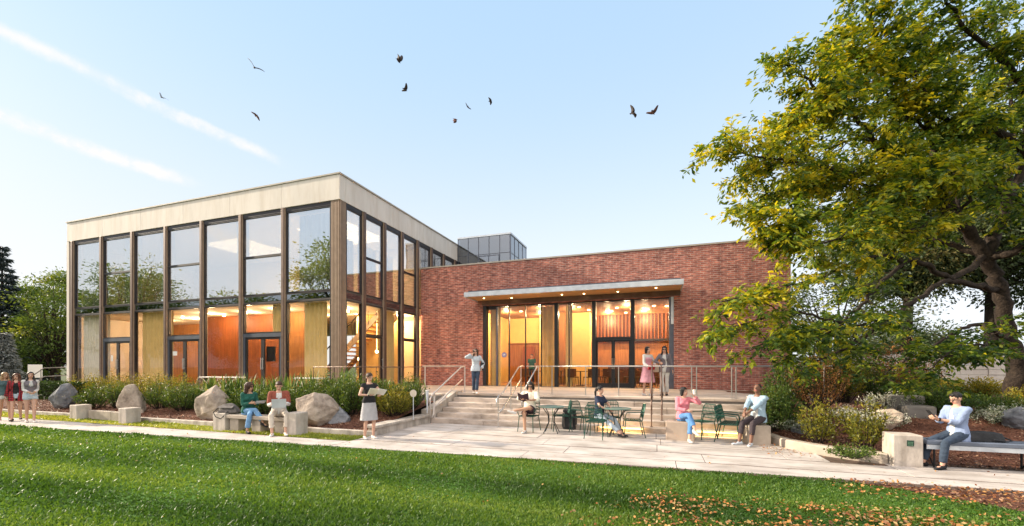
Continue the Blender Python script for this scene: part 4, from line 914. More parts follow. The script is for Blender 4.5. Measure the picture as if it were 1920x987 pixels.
for i, (px, Y, w, h, leaf, n, per, ls, lab) in enumerate((
    (178, 10.3, 1.15, .85, 'leaf_shrub', 60, 55, .06, 'rounded fine leaved shrub just right of the leftmost boulder'),
    (160, 11.6, 1.5, 1.15, 'leaf_gold', 60, 50, .06, 'golden tipped shrub behind the leftmost boulder'),
    (205, 11.8, 1.5, 1.25, 'leaf_gold', 60, 50, .06, 'golden tipped shrub under the leftmost pavilion door'),
    (222, 10.5, 1.0, .9, 'leaf_shrub', 55, 50, .06, 'dark green shrub just left of the second boulder'),
    (250, 11.6, 1.6, 1.3, 'leaf_gold', 70, 50, .06, 'tall golden shrub right behind the second boulder'),
    (292, 11.5, 1.6, 1.3, 'leaf_gold', 70, 50, .06, 'golden green shrub right of the second boulder top'),
    (300, 10.6, 1.1, .9, 'leaf_shrub', 60, 55, .06, 'green shrub low beside the second boulder'),
    (342, 10.5, 1.35, .85, 'leaf_shrub', 80, 60, .06, 'broad dense dark shrub midway between second and third boulder'),
    (340, 11.8, 1.4, 1.15, 'leaf_gold', 60, 50, .06, 'golden shrub under the middle pavilion door'),
    (655, 10.9, 1.3, 1.2, 'leaf_shrub', 90, 60, .07, 'feathery green bush left of the woman with the folder'),
    (705, 11.6, 1.4, 1.05, 'leaf_shrub', 70, 55, .07, 'green bush right behind the woman with the folder'),
    (738, 11.1, 1.2, 1.0, 'leaf_gold', 80, 55, .06, 'yellowish bush below the round marker disc'),
    (768, 11.9, 1.1, 1.0, 'leaf_shrub', 70, 55, .06, 'rounded dark bush next to the left handrail'),
    (610, 11.5, 1.2, 1.1, 'leaf_shrub', 70, 55, .07, 'green bush behind the largest boulder'),
    (500, 10.5, 1.2, .8, 'leaf_shrub', 70, 50, .07, 'low green bush behind the seated woman in green'),
    (540, 10.6, 1.1, .85, 'leaf_shrub', 70, 50, .07, 'low green bush behind the man with the laptop'),
    (455, 10.4, 1.1, .75, 'leaf_shrub', 70, 50, .07, 'low green bush behind the grey bag on the block'))):
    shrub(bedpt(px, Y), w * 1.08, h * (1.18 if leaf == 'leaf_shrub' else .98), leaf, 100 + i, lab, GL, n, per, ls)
for i, (px, Y, w, h, lab) in enumerate(((395, 11.9, 1.3, 1.1, 'strap leaved plant above the third boulder'), (425, 11.6, 1.5, 1.2, 'strap leaved plant above the grey bag'), (455, 11.9, 1.4, 1.2, 'strap leaved plant behind the head of the woman in green'),
    (485, 11.5, 1.5, 1.1, 'strap leaved plant between the woman in green and the laptop man'), (515, 11.9, 1.5, 1.15, 'strap leaved plant behind the head of the laptop man'), (548, 11.5, 1.5, 1.25, 'strap leaved plant right of the laptop man'),
    (580, 12.0, 1.4, 1.3, 'tall strap leaved plant above the largest boulder'), (622, 11.9, 1.3, 1.05, 'strap leaved plant in front of the corner column'), (652, 12.0, 1.2, 1.4, 'tall upright strap leaved plant beside the corner column'),
    (725, 12.2, 1.2, 1.0, 'strap leaved plant under the terrace railing right of the folder woman'), (370, 11.0, 1.2, .9, 'strap leaved plant just left of the third boulder'), (768, 12.5, 1.2, .9, 'strap leaved plant at the foot of the brick wall corner'))):
    strap(bedpt(px, Y), w, h, 'leaf_strap', 140 + i, lab, 'strap leaf plants in the left bed')
# clipped hedge at the far left
def hedge(x0, x1, y0, y1, h, seed, label, n=26000):
    rg = np.random.default_rng(seed); e = empty('hedge', ((x0 + x1) / 2, (y0 + y1) / 2, 0), 0, label, 'hedge')
    m = MB(); m.box(x0 + .15, x1 - .15, y0 + .15, y1 - .15, -.05, h - .15); m.build('branch_core', 'bark', e)
    P = rg.uniform(0, 1, (n, 3)); f = rg.integers(0, 3, n); P[f == 0, 1] = rg.uniform(0, .12, (f == 0).sum()); P[f == 1, 2] = 1 - rg.uniform(0, .12, (f == 1).sum()); P[f == 2, 0] = 1 - rg.uniform(0, .05, (f == 2).sum())
    C = P * np.array([x1 - x0, y1 - y0, h]) - np.array([(x1 - x0) / 2, (y1 - y0) / 2, 0]); C += rg.normal(0, .03, C.shape)
    V, F = leaves(C, rg.normal(0, 1, (n, 3)) + np.array([0, -.5, .5]), .07, rg, .5, 0, .2); np_mesh('foliage', V, F, 'leaf_hedge', e, rnd=rg.uniform(0, 1, n))
hedge(-31.5, -23.8, 11.0, 12.0, 1.1, 60, 'clipped dark green hedge at the far left beyond the path')
hedge(-44, -33.5, 11.6, 12.8, 1.25, 61, 'clipped hedge behind the three walking women')
# right bed
GR = 'shrubs on the planted slope'
for i, (px, py, w, h, leaf, n, per, ls, lab, cs) in enumerate((
    (1535, 832, .95, 1.05, 'leaf_gold', 42, 30, .075, 'open yellow green shrub on bare stems near the kerb', -.2),
    (1622, 844, .95, 1.05, 'leaf_gold', 42, 30, .075, 'broader yellow green shrub left of the concrete block with plaque', -.25),
    (1600, 857, .9, .22, 'leaf_shrub', 40, 30, .05, 'low creeping plant under the yellow green shrubs', 0),
    (1450, 786, 1.3, 1.2, 'leaf_shrub', 90, 60, .07, 'grassy green bush right behind the man in light blue shirt', -.05),
    (1480, 765, 1.3, 1.2, 'leaf_shrub', 70, 50, .07, 'green bush beside the rusty red shrub', -.1),
    (1530, 770, 1.5, 1.3, 'leaf_rust', 80, 40, .05, 'rusty red twiggy shrub under the low branches', 0),
    (1580, 755, 1.6, 1.3, 'leaf_gold', 70, 45, .07, 'golden shrub behind the rusty red shrub', -.1),
    (1640, 750, 1.5, 1.1, 'leaf_shrub', 70, 50, .07, 'green shrub in the middle of the slope', 0),
    (1690, 745, 1.4, .9, 'leaf_rust', 60, 45, .06, 'orange tinged shrub beside the dark stone trough', .1),
    (1760, 775, 1.7, .8, 'leaf_shrub', 90, 60, .06, 'dense low dark shrub left of the man in the light shirt', -.2),
    (1750, 750, 1.7, .8, 'leaf_gold', 90, 50, .08, 'yellow green shrub above the dense dark shrub', 0),
    (1830, 745, 1.7, .75, 'leaf_gold', 90, 50, .08, 'yellow green shrub behind the seated man in the light shirt', -.05),
    (1880, 775, 1.8, .5, 'leaf_shrub', 80, 45, .06, 'low green ground shrub right of the seated man', 0),
    (1935, 760, 1.2, .6, 'leaf_gold', 60, 45, .07, 'yellow green shrub at the foot of the big trunk', 0),
    (1940, 795, 1.5, .55, 'leaf_pale', 60, 40, .05, 'pale grey flowering shrub at the right picture edge', -.15),
    (1860, 790, 1.4, .35, 'leaf_pale', 50, 40, .05, 'pale flowering ground shrub right of the seated man', -.1),
    (1640, 795, 1.5, .35, 'leaf_pale', 60, 45, .05, 'white flowering low plant above the concrete block', .1),
    (1590, 790, 1.6, .35, 'leaf_pale', 60, 45, .05, 'white flowering low plant behind the open yellow shrubs', .05),
    (1500, 800, 1.4, .3, 'leaf_pale', 50, 40, .05, 'pale low plant near the curved kerb start', -.2),
    (1660, 770, 1.3, .5, 'leaf_pale', 50, 40, .05, 'white flowering mound left of the stone trough', .1))):
    shrub(hillpt(px, py), w, h * (1.3 if 1470 < px < 1700 and leaf != 'leaf_pale' and py < 790 else 1), leaf, 200 + i, lab, GR, n, per, ls, cshift=cs)
shrub((5.5, 17.0, hill(5.5, 17)), 2.0, 2.2, 'leaf_shrub', 240, 'tall green bush at the right end of the brick wall', GR, 80, 60, .09)
shrub((8.5, 20.0, hill(8.5, 20)), 3.2, 2.0, 'leaf_rust', 241, 'wide reddish bush far back beside the stone wall', GR, 100, 70, .09)
shrub((9.6, 20.5, hill(9.6, 20.5)), 2.0, .7, 'leaf_shrub', 242, 'wide dark bush in front of the stone wall', GR, 100, 70, .09, cshift=-.2)

# lawn grass
def grass(name, N, inside, mat, rmin, rmax, seed, h0, zf=lambda x, y: -.02, dark=None):
    rg = np.random.default_rng(seed); r = rmin + (rmax - rmin) * rg.uniform(0, 1, N) ** 1.9; a = rg.uniform(R(-62), R(84), N)
    x = -np.sin(a) * r; y = np.cos(a) * r; k = inside(x, y); x, y, r = x[k], y[k], r[k]; n = len(x)
    hgt = h0 * rg.uniform(.45, 1.25, n) * (1 + .02 * r) * (.85 + .35 * np.sin(x * 1.3 + np.sin(y * 2)) * np.sin(y * 1.9)); w = (.0035 + .0011 * r) * rg.uniform(.7, 1.3, n); th = rg.uniform(0, 6.283, n); lx, ly = rg.normal(0, .35, n) * hgt, rg.normal(0, .35, n) * hgt
    cx, sx = np.cos(th) * w, np.sin(th) * w; z = np.full(n, -.02)
    V = np.stack([np.stack([x - cx, y - sx, z], 1), np.stack([x + cx, y + sx, z], 1), np.stack([x + lx * .8 + cx * .7, y + ly * .8 + sx * .7, z + hgt * .7], 1), np.stack([x + lx * 1.5, y + ly * 1.5, z + hgt], 1)], 1).reshape(-1, 3)
    low = .5 + .5 * np.sin(x * .35 + 2.1 * np.sin(y * .8 + x * .13)) * np.sin(y * 2.3 + .9 * np.sin(x * .5)) + .25 * np.sin(x * 3.1 + 2 * np.sin(y * 4.3)) * np.sin(y * 5.1 + x); mow = np.clip((np.sin((y + .04 * x) * 2 * math.pi / 1.25) * 3), -1, 1) * .09
    band = .5 + .5 * np.sin((y - .03 * x + .35 * np.sin(x * .3)) * 2 * math.pi / 2.3 + .8); rn = np.clip(rg.normal(.12, .15, n) + low * .24 + mow + band * .46 - .06, 0, 1)  # band: sun and shadow bands over the lawn, put into the blade colour
    o = np_mesh(name, V, np.arange(4 * n).reshape(-1, 4), mat, rnd=rn); tag(o, kind='stuff'); return o
ex = np.array([e[0] for e in EDGE]); ey = np.array([e[1] for e in EDGE])
def in_lawn(x, y):
    e = np.interp(x, ex, ey) + .03 * np.sin(x * 5) ; k = y < e
    mul = (x > 2.9) & (y > np.interp(x, [2.9, 3.6, 4.05, 4.5, 5.2, 9], [8.2, 7.9, 7.55, 7.15, 6.6, 5.2])); return k & ~mul
tag(grass('grass', 700000, in_lawn, 'grass_blade', 3.2, 34, 5, .040), 'short mown green lawn grass in front of the path', 'grass')
tag(grass('verge_grass', 900000, lambda x, y: (y > 8.62) & (y < 9.34) & (x < -7.2), 'grass_dry', 8, 36, 6, .05), 'sunlit yellowish grass strip between the path and the planting kerb', 'grass')
rg = np.random.default_rng(77)
n = 19000; x = rg.uniform(-1.2, 7.5, n); y = rg.uniform(3.6, 7.3, n); lim_ = np.interp(x, [-1.2, -.2, 2, 4.2, 7.5], [5.2, 6.35, 6.55, 6.75, 7.0]) + rg.normal(0, .12, n)
k = (y < lim_) & (rg.uniform(0, 1, n) < np.clip((x + 1.2) * .45 + .02, 0, 1) * np.clip(.55 + .8 * np.sin(x * 3.3 + 2 * np.sin(y * 4)) * np.sin(y * 5 + x), .08, 1)); x, y = x[k], y[k]
n2 = 220; xa = rg.uniform(-14, 9, n2); ya = rg.uniform(5, 9.8, n2); n3 = 1500; xb = rg.uniform(2.6, 8, n3); yb = rg.uniform(7.3, 8.35, n3); kb = rg.uniform(0, 1, n3) < .5; n4 = 260; xc = rg.normal(2.75, .35, n4); yc = rg.normal(11.0, .5, n4)
X = np.concatenate([x, xa, xb[kb], xc]); Y = np.concatenate([y, ya, yb[kb], yc]); onlawn = Y < np.interp(X, ex, ey)
Z = np.where(onlawn, rg.uniform(.01, .045, len(X)), .008); C = np.stack([X, Y, Z], 1)
V, F = leaves(C, rg.normal(0, 1, (len(X), 3)) * [1, 1, .2], .046, rg, .7, 0, 1.0)
tag(np_mesh('fallen_leaves', V, F, 'leaf_fallen', rnd=rg.uniform(0, 1, len(X))), 'orange brown fallen leaves scattered over the lawn corner', 'leaves', kind='stuff')
# mulch chips
def chips(name, n, X, Y, zf, seed, label):
    rg = np.random.default_rng(seed); Z = np.array([zf(a, b) for a, b in zip(X, Y)]) + .012; C = np.stack([X, Y, Z], 1)
    V, F = leaves(C, rg.normal(0, 1, (len(X), 3)) * [1, 1, .3], .055, rg, .45, 0, .8); o = np_mesh(name, V, F, 'chip', rnd=rg.uniform(0, 1, len(X))); tag(o, label, 'mulch', kind='stuff')
leaf_mat('chip', [(.04, .018, .012), (.11, .05, .03), (.22, .11, .07), (.36, .22, .13)], .0)
n = 16000; X = rg.uniform(4.2, 16, n); Y = 10.02 + rg.uniform(0, 1, n) ** 1.5 * 6; chips('bark_chips', n, X, Y, hill, 1, 'reddish bark chips on the slope behind the blue grey bench')
n = 6000; X = rg.uniform(2.7, 4.2, n); Y = rg.uniform(9.9, 13, n); k = Y > np.interp(X, [p[0] for p in KERB_R], [p[1] for p in KERB_R]) + .1; chips('bark_chips', n, X[k], Y[k], hill, 2, 'bark chips inside the curved kerb')
n = 14000; X = rg.uniform(-26, -7.4, n); Y = rg.uniform(9.52, 11.6, n); chips('bark_chips', n, X, Y, bedz, 3, 'dark red bark chips around the boulders')
n = 5000; X = rg.uniform(3, 8, n); Y = rg.uniform(6.0, 8.4, n); k = (Y > np.interp(X, [2.9, 3.6, 4.05, 4.5, 5.2, 9], [8.22, 7.9, 7.55, 7.15, 6.6, 5.2])) & (Y < np.interp(X, ex, ey) - .02); chips('bark_chips', n, X[k], Y[k], lambda a, b: -.012, 4, 'bark chips in the strip between lawn and path at the right')

# boulders
def boulder(px, Y, w, h, seed, mat, label, lean=0):
    rg = np.random.default_rng(seed); p = bedpt(px, Y); bm = bmesh.new(); n = 26
    v = rg.normal(0, 1, (n, 3)); v /= np.linalg.norm(v, axis=1)[:, None]; v *= np.array([w / 2, w * .42, h * .62]) * rg.uniform(.85, 1.1, (n, 1))
    tz = v[:, 2] / (h * .62); v[:, 0] *= (1 - .40 * np.clip(tz, 0, 1)); v[:, 0] += lean * v[:, 2]
    for q in v: bm.verts.new(q + np.array([0, 0, h * .38]))
    bmesh.ops.convex_hull(bm, input=bm.verts)
    bmesh.ops.delete(bm, geom=[q for q in bm.verts if not q.link_faces], context='VERTS')
    me = bpy.data.meshes.new('boulder'); bm.to_mesh(me); bm.free(); me.materials.append(M(mat)); o = bpy.data.objects.new('boulder', me); COL.objects.link(o); o.location = (p[0], p[1], p[2])
    b = o.modifiers.new('b', 'BEVEL'); b.width = .03; b.segments = 2; s = o.modifiers.new('s', 'SUBSURF'); s.subdivision_type = 'SIMPLE'; s.levels = s.render_levels = 3
    tx = bpy.data.textures.new('rock', 'CLOUDS'); tx.noise_scale = .3; tx.noise_depth = 4; d = o.modifiers.new('d', 'DISPLACE'); d.texture = tx; d.strength = .10; d.mid_level = .5; d.texture_coords = 'LOCAL'
    tag(o, label, 'boulder', 'boulders in the left bed'); return o
boulder(120, 10.1, .98, 1.05, 11, 'boulder_grey', 'blue grey pointed boulder furthest left behind the first block', .15)
boulder(250, 9.95, .98, 1.05, 5, 'boulder', 'pointed pale boulder behind the second block from left')
boulder(400, 9.95, 1.15, 1.08, 17, 'boulder', 'upright tan and grey boulder left of the grey bag', .05)
boulder(592, 9.95, 1.45, 1.02, 27, 'boulder', 'largest pale brown boulder right of the man with the laptop')
boulder(628, 10.2, 1.0, .6, 9, 'boulder_grey', 'low dark boulder leaning on the largest boulder', -.5)
def rock_at(loc, w, h, seed, mat, label):
    o = boulder(400, 9.95, w, h, seed, mat, label); o.location = loc; o['group'] = 'rocks on the planted slope'; o['label'] = label
rock_at(hillpt(1665, 800), .8, .5, 31, 'boulder', 'pale sloping rock behind the concrete block with plaque')
rock_at(hillpt(1500, 812), .5, .25, 33, 'boulder_grey', 'small grey rock inside the curved kerb')
rock_at(hillpt(1915, 800), .9, .5, 35, 'boulder_grey', 'grey rock at the right edge among pale shrubs')
m = MB(); p = hillpt(1720, 780); m.box(p[0] - .3, p[0] + .3, p[1] - .2, p[1] + .25, p[2] - .1, p[2] + .28); m.box(p[0] - .4, p[0] + .3, p[1] + .26, p[1] + .7, p[2] + .0, p[2] + .5)
tag(m.build('stone_trough', 'concrete_dark', bevel=.05), 'dark stepped stone blocks between shrubs left of the seated man', 'stone block')
# ------------------------------------------------------------ furniture, railings, small things
pmat('chair_green', (.018, .075, .055), .35, .3, var=.2, scale=12)
pmat('chair_dark', (.02, .03, .032), .35, .4, var=.15)
pmat('table_green', (.10, .17, .15), .65, .1, var=.15, scale=12)
pmat('bag_grey', (.13, .115, .11), .85, var=.25, scale=9, bump=.4, bscale=60)
pmat('bag_black', (.022, .023, .026), .7, var=.3, scale=9, bump=.3, bscale=50)
pmat('bench_blue', (.16, .19, .25), .4, .3, var=.15, scale=3)
pmat('tan_stone', (.42, .33, .26), .85, var=.12, scale=3, bump=.2, bscale=25)
def seat_block(x0, x1, y0, y1, h, mat, label, group, plaque=False):
    e = empty('concrete_block', ((x0 + x1) / 2, (y0 + y1) / 2, 0), 0, label, 'block', group)
    m = MB(); m.box(x0, x1, y0, y1, -.08, h); m.build('block_body', mat, e, bevel=.018)
    if plaque:
        m = MB(); xc = (x0 + x1) / 2 + .03; m.box(xc - .05, xc + .05, y0 - .012, y0 - .001, h - .2, h - .095); p = m.build('plaque', 'plaque_green', e)
        m = MB(); rs = random.Random(3)
        for r in range(3):
            x = xc - .038
            while x < xc + .03: w = rs.uniform(.008, .02); m.box(x, min(x + w, xc + .04), y0 - .0145, y0 - .0125, h - .185 + r * .026, h - .173 + r * .026); x += w + .006
        m.build('plaque_marks', 'plaque_letter', p)
    return e
GBk = 'concrete end blocks along the left path'
def colX(px, Y): v = pdir(px, 687); return v.x * Y / v.y
for (px, Y, w, h, lab) in ((152, 9.12, .40, .5, 'grey concrete cube furthest left beside the path'), (244, 8.95, .38, .5, 'grey concrete cube in front of the second boulder'),
                           (424, 8.97, .48, .5, 'grey concrete cube under the messenger bag'), (556, 8.95, .40, .6, 'tall grey concrete cube right of the man with the laptop')):
    x = colX(px, Y); seat_block(x - w / 2, x + w / 2, Y - .22, Y + .2, h, 'concrete', lab, GBk)
seat_block(4.17, 4.62, 9.70, 10.12, .58, 'concrete', 'pale concrete block with small green plaque at the end of the blue bench', None, True)
def stone_bench(xa, xb, Y, label):
    e = empty('stone_bench', ((xa + xb) / 2, Y, 0), 0, label, 'bench', 'stone benches along the left path')
    m = MB(); m.box(xa, xb, Y - .2, Y + .22, .36, .46); m.build('seat', 'concrete_warm', e, bevel=.012)
    n = 3
    for i in range(n): c = xa + .25 + (xb - xa - .5) * i / (n - 1); m = MB(); m.box(c - .16, c + .16, Y - .15, Y + .17, -.08, .357); m.build('leg', 'concrete_warm', e, bevel=.01)
stone_bench(colX(424, 8.97) + .27, colX(556, 8.95) - .22, 8.96, 'stone slab bench under the woman in green and the man with the laptop')
xa = colX(152, 9.12) + .24; xb = colX(244, 8.95) - .22
m = MB(); m.box(xa, (xa + xb) / 2 - .004, 9.2, 9.34, -.05, .3); m.box((xa + xb) / 2 + .004, xb, 9.2, 9.34, -.05, .29); tag(m.build('stone_ledge', 'concrete_warm', bevel=.015), 'low brown stone ledge between the two leftmost concrete cubes', 'ledge')
# long blue grey bench on the right
e = empty('metal_bench', (6.6, 9.95, 0), 0, 'long blue grey metal bench on black struts at the right', 'bench')
m = MB(); m.box(4.68, 9.2, 9.72, 9.92, .42, .50); m.build('seat', 'bench_blue', e, bevel=.015)
m = MB(); m.box(4.68, 9.2, 9.935, 10.14, .42, .50); m.build('seat', 'bench_blue', e, bevel=.015)
m = MB(); m.box(4.68, 9.2, 9.73, 9.745, .34, .419); m.build('apron', 'zinc', e)
for x in (4.8, 6.2, 7.6, 9.0): m = MB(); m.tube([(x, 9.76, .42), (x, 9.76, 0)], .016, 6); m.tube([(x, 10.1, .42), (x, 10.1, 0)], .016, 6); m.tube([(x, 9.77, .02), (x, 10.09, .40)], .012, 6); m.tube([(x, 9.77, .40), (x, 10.09, .02)], .012, 6); m.build('leg', 'black_steel', e)

def bag_mesh(name, loc, w, d, h, mat, label, rz=0, seed=0, slump=.3, cat='bag'):
    e = empty(name, loc, rz, label, cat); bm = bmesh.new(); bmesh.ops.create_cube(bm, size=1)
    bmesh.ops.subdivide_edges(bm, edges=bm.edges, cuts=7, use_grid_fill=True)
    for v in bm.verts:
        c = v.co; t = c.z + .5; k = (1 - abs(c.x * 2) ** 4 * .18) ; nx = c.x * w * (1 - slump * t * t * .5) ; ny = c.y * d * (1 - slump * t) * k; nz = t * h * (1 - .22 * slump * abs(c.x * 2) ** 2)
        q = mnoise.noise(Vector((nx * 6 + seed, ny * 6, nz * 6))) * .03; v.co = Vector((nx + q, ny + q, max(0, nz + q * .6 * t)))
    me = bpy.data.meshes.new('bag_body'); bm.to_mesh(me); bm.free(); me.materials.append(M(mat)); me.polygons.foreach_set('use_smooth', [True] * len(me.polygons))
    o = bpy.data.objects.new('bag_body', me); COL.objects.link(o); o.parent = e; o.modifiers.new('s', 'SUBSURF').levels = 1
    return e
x = colX(424, 8.97)
e = bag_mesh('messenger_bag', (x + .12, 8.97, .5), .58, .3, .26, 'bag_grey', 'slouched grey messenger bag with dark strap on a concrete cube', .2, 1, .6)
m = MB(); m.tube([(-.30, -.08, .12), (-.33, -.2, .02), (-.22, -.24, -.1), (-.05, -.25, -.16), (.05, -.23, -.06), (.12, -.17, .06)], .012, 6); m.build('strap', 'bag_black', e, local=True)
m = MB(); m.obox((0, -.12, .17), (.24, 0, 0), (0, .045, .03), (0, -.006, .012)); m.build('flap', 'bag_grey', e, local=True, bevel=.01)
e = bag_mesh('shoulder_bag', (colX(1838, 9.92), 9.93, .5), .62, .28, .17, 'bag_black', 'flat dark grey bag lying on the blue bench beside the seated man', .1, 3, .3)
m = MB(); m.tube([(.28, -.05, .1), (.40, -.1, .03), (.3, -.14, .02), (.1, -.15, .05)], .012, 6); m.build('strap', 'bag_black', e, local=True)
p = gr(1068, 805); e = bag_mesh('backpack', (p.x, p.y, 0), .40, .24, .50, 'bag_black', 'black roll top backpack standing between the two cafe tables', -.1, 5, .12)
m = MB(); m.obox((0, -.01, .54), (.19, 0, 0), (0, .075, .0), (0, 0, .05)); m.build('roll_top', 'bag_black', e, local=True, bevel=.03)
m = MB(); m.obox((0, -.13, .2), (.13, 0, 0), (0, .02, 0), (0, 0, .12)); m.build('front_pocket', 'bag_black', e, local=True, bevel=.02)
for sx in (-.12, .12): m = MB(); m.tube([(sx, -.12, .5), (sx, -.15, .4), (sx, -.14, .08)], .012, 6); m.build('strap', 'bag_grey', e, local=True)

# garden chair
def chair_proto():
    e = empty('garden_chair', (0, 0, 0)); g = 'chair_green'
    m = MB(); W_ = .22
    ring = [(-W_, -.2, .44), (-W_ + .04, -.235, .44), (W_ - .04, -.235, .44), (W_, -.2, .44), (W_, .2, .43), (-W_, .2, .43), (-W_, -.2, .44)]
    m.tube(ring, .012, 6)
    for i in range(9): x = -W_ + .045 * (i + 1); m.box(x - .008, x + .008, -.235, .2, .436, .444)
    for i in range(8): y = -.19 + .05 * i; m.box(-W_, W_, y - .006, y + .006, .445, .451)
    m.build('seat', g, e, local=True)
    m = MB(); m.tube([(-W_, .2, .43), (-W_ - .005, .24, .62), (-W_ + .01, .28, .80), (-W_ + .06, .295, .86), (W_ - .06, .295, .86), (W_ - .01, .28, .80), (W_ + .005, .24, .62), (W_, .2, .43)], .012, 6)
    for i in range(9): x = -.18 + .045 * i; m.tube([(x, .215, .5), (x, .25, .66), (x, .29, .85)], .007, 5)
    for z, y in ((.52, .218), (.60, .236), (.68, .254), (.76, .271)): m.box(-W_, W_, y - .006, y + .006, z - .009, z + .009)
    m.build('backrest', g, e, local=True)
    for sx in (-1, 1):
        m = MB(); m.tube([(sx * .21, -.21, .44), (sx * .225, -.235, .2), (sx * .24, -.255, 0)], [.013, .012, .012], 6); m.build('leg', g, e, local=True)
        m = MB(); m.tube([(sx * .21, .19, .44), (sx * .225, .24, .2), (sx * .24, .285, 0)], [.013, .012, .012], 6); m.build('leg', g, e, local=True)
        m = MB(); m.tube([(sx * .22, -.2, .44), (sx * .255, -.225, .56), (sx * .26, -.19, .645), (sx * .26, .05, .66), (sx * .225, .25, .66)], .012, 6); m.build('armrest', g, e, local=True)
    return e
CH = chair_proto()
first = [True]
def chair(px, Y, face_deg, label, dx=0):
    """face_deg: direction the sitter faces; 0 = towards -Y, 90 = +X"""
    o = CH if first[0] else copy_tree(CH); first[0] = False
    o.location = (colX(px, Y) + dx, Y, 0); o.rotation_euler = (0, 0, R(face_deg)); tag(o, label, 'chair', 'green metal garden chairs on the plaza'); return o
c_man = chair(992, 11.55, -8, 'green metal chair under the man reading a book')
chair(1052, 11.95, -70, 'green metal chair with high back beside the first table, right of the reading man')
c_wo = chair(1126, 11.62, 62, 'green metal chair under the woman with the ponytail')
chair(1118, 10.98, 172, 'green metal chair in front with its back to the viewer')
chair(1092, 11.75, 60, 'green metal chair left of the woman with the ponytail')
chair(1187, 11.55, -80, 'green metal chair at the right side of the second table')
chair(1146, 12.02, 10, 'green metal chair behind the second table near the lowest step')
chair(1372, 11.92, 70, 'green metal chair furthest back left of the man in light blue')
chair(1366, 11.50, 75, 'green metal chair nearer the viewer left of the man in light blue')
c_pk = chair(1316, 11.85, -50, 'dark metal armchair right behind the woman in the pink sweater')
def table(px, Y, label):
    e = empty('garden_table', (colX(px, Y), Y, 0), .3, label, 'table', 'round green garden tables')
    m = MB(); m.lathe((0, 0, 0), [(.01, .715), (.36, .715), (.37, .72), (.37, .735), (.36, .74), (.01, .738)], 28); m.build('table_top', 'table_green', e, local=True)
    for k in range(4):
        a = k * math.pi / 2 + .6; c, s = math.cos(a), math.sin(a); m = MB(); m.tube([(c * .3, s * .3, .714), (c * .12, s * .12, .5), (c * .10, s * .10, .3), (c * .28, s * .28, 0)], .012, 6); m.build('leg', 'chair_dark', e, local=True)
table(1034, 11.45, 'round green metal table right of the reading man'); table(1157, 11.5, 'round green metal table in front of the woman with the ponytail')
e = empty('stone_cube', (colX(1276, 11.5), 11.5, 0), -.12, 'tan stone cube seat under the woman in the pink sweater', 'stool', 'stone cube seats')
m = MB(); m.box(-.33, .33, -.24, .24, -.05, .46); m.build('seat', 'tan_stone', e, local=True, bevel=.02)
e = empty('stone_cube', (colX(1418, 11.42), 11.42, 0), .1, 'grey brown stone cube seat under the man in light blue', 'stool', 'stone cube seats')
m = MB(); m.box(-.24, .24, -.24, .24, -.05, .46); m.build('seat', 'concrete_warm', e, local=True, bevel=.02)

# railings
def railing(name, label, base, rails, posts, mat='stainless', r=.021, pr=.017, cat='railing'):
    e = empty(name, base, 0, label, cat)
    for pts in rails: m = MB(); m.tube(pts, r, 8); m.build('handrail', mat, e, smooth=True)
    for (a, b) in posts: m = MB(); m.tube([a, b], pr, 8); m.cyl((a[0], a[1], a[2] - .001), .045, .012, 10); m.build('post', mat, e)
    return e
RY = 14.62; xe = colX(1560, RY)
px_posts = [1035, 1098, 1160, 1297, 1306, 1372, 1380, 1470, 1545]
railing('terrace_railing', 'long stainless handrail on posts along the terrace edge above the steps', (-1, RY, TZ), [[(-4.45, RY, TZ + 1.0), (xe, RY, TZ + 1.0)]], [((colX(p, RY), RY, TZ), (colX(p, RY), RY, TZ + .99)) for p in px_posts])
def stepz(y): return min(TZ, max(0, (math.floor((y - 12.24) / .4) + 1) * .1417)) if y > 12.24 else 0
def stair_rail(X, label, mat='stainless', low=True, yb=12.02):
    pts = [(X, RY + .02, TZ + 1.0), (X, 14.25, TZ + 1.0), (X, 14.05, TZ + .97), (X, 12.35, .98), (X, yb, .93), (X, yb - .12, .84), (X, yb - .16, .62)]
    rails = [pts]
    if low: rails.append([(X, 14.3, TZ + .55), (X, 12.4, .5), (X, yb, .42)])
    railing('stair_railing', label, (X, 12.5, 0), rails, [((X, yb, stepz(yb)), (X, yb, .93)), ((X, 14.3, TZ), (X, 14.3, TZ + 1.0)), ((X, 13.2, stepz(13.2)), (X, 13.2, 1.38))], mat)
stair_rail(-4.55, 'curved stainless stair handrail left of the reading man'); stair_rail(-3.9, 'second stainless stair handrail just behind the reading man', low=False, yb=12.5)
stair_rail(-.12, 'dark weathered stair handrail in the middle of the steps', 'bronze', False, 12.5); stair_rail(.16, 'thin dark stair handrail right of the middle handrail', 'bronze', False, 12.9)
X = -6.9
railing('ramp_railing', 'pale square stair railing at the left end of the steps', (X, 13, 0), [[(colX(792, RY), RY, TZ + 1.0), (X, RY, TZ + 1.0), (X, 14.3, TZ + .96), (X, 12.3, .98), (X, 12.1, .9)], [(X, 14.4, TZ + .5), (X, 12.3, .52)], [(X, 12.12, .9), (X, 12.02, .8), (X, 12.0, .3), (X, 12.1, .16), (X, 12.25, .3), (X, 12.28, .85)]],
        [((X, RY, TZ), (X, RY, TZ + .99)), ((colX(797, RY), RY, TZ), (colX(797, RY), RY, TZ + .99)), ((X, 12.3, .1), (X, 12.3, .97))], 'pale_rail', .026, .024)
gy = 13.0
railing('guard_railing', 'thin dark guard railing in front of the pavilion side wall', (-10, gy, TZ), [[(-12.6, gy, TZ + .97), (-8.75, gy, TZ + .97), (-8.7, RY, TZ + .97)], [(-12.6, gy, TZ + .12), (-8.75, gy, TZ + .12)]], [((x, gy, TZ - .1), (x, gy, TZ + .96)) for x in (-12.6, -11.6, -10.6, -9.7, -8.75)], 'bronze', .016, .012)
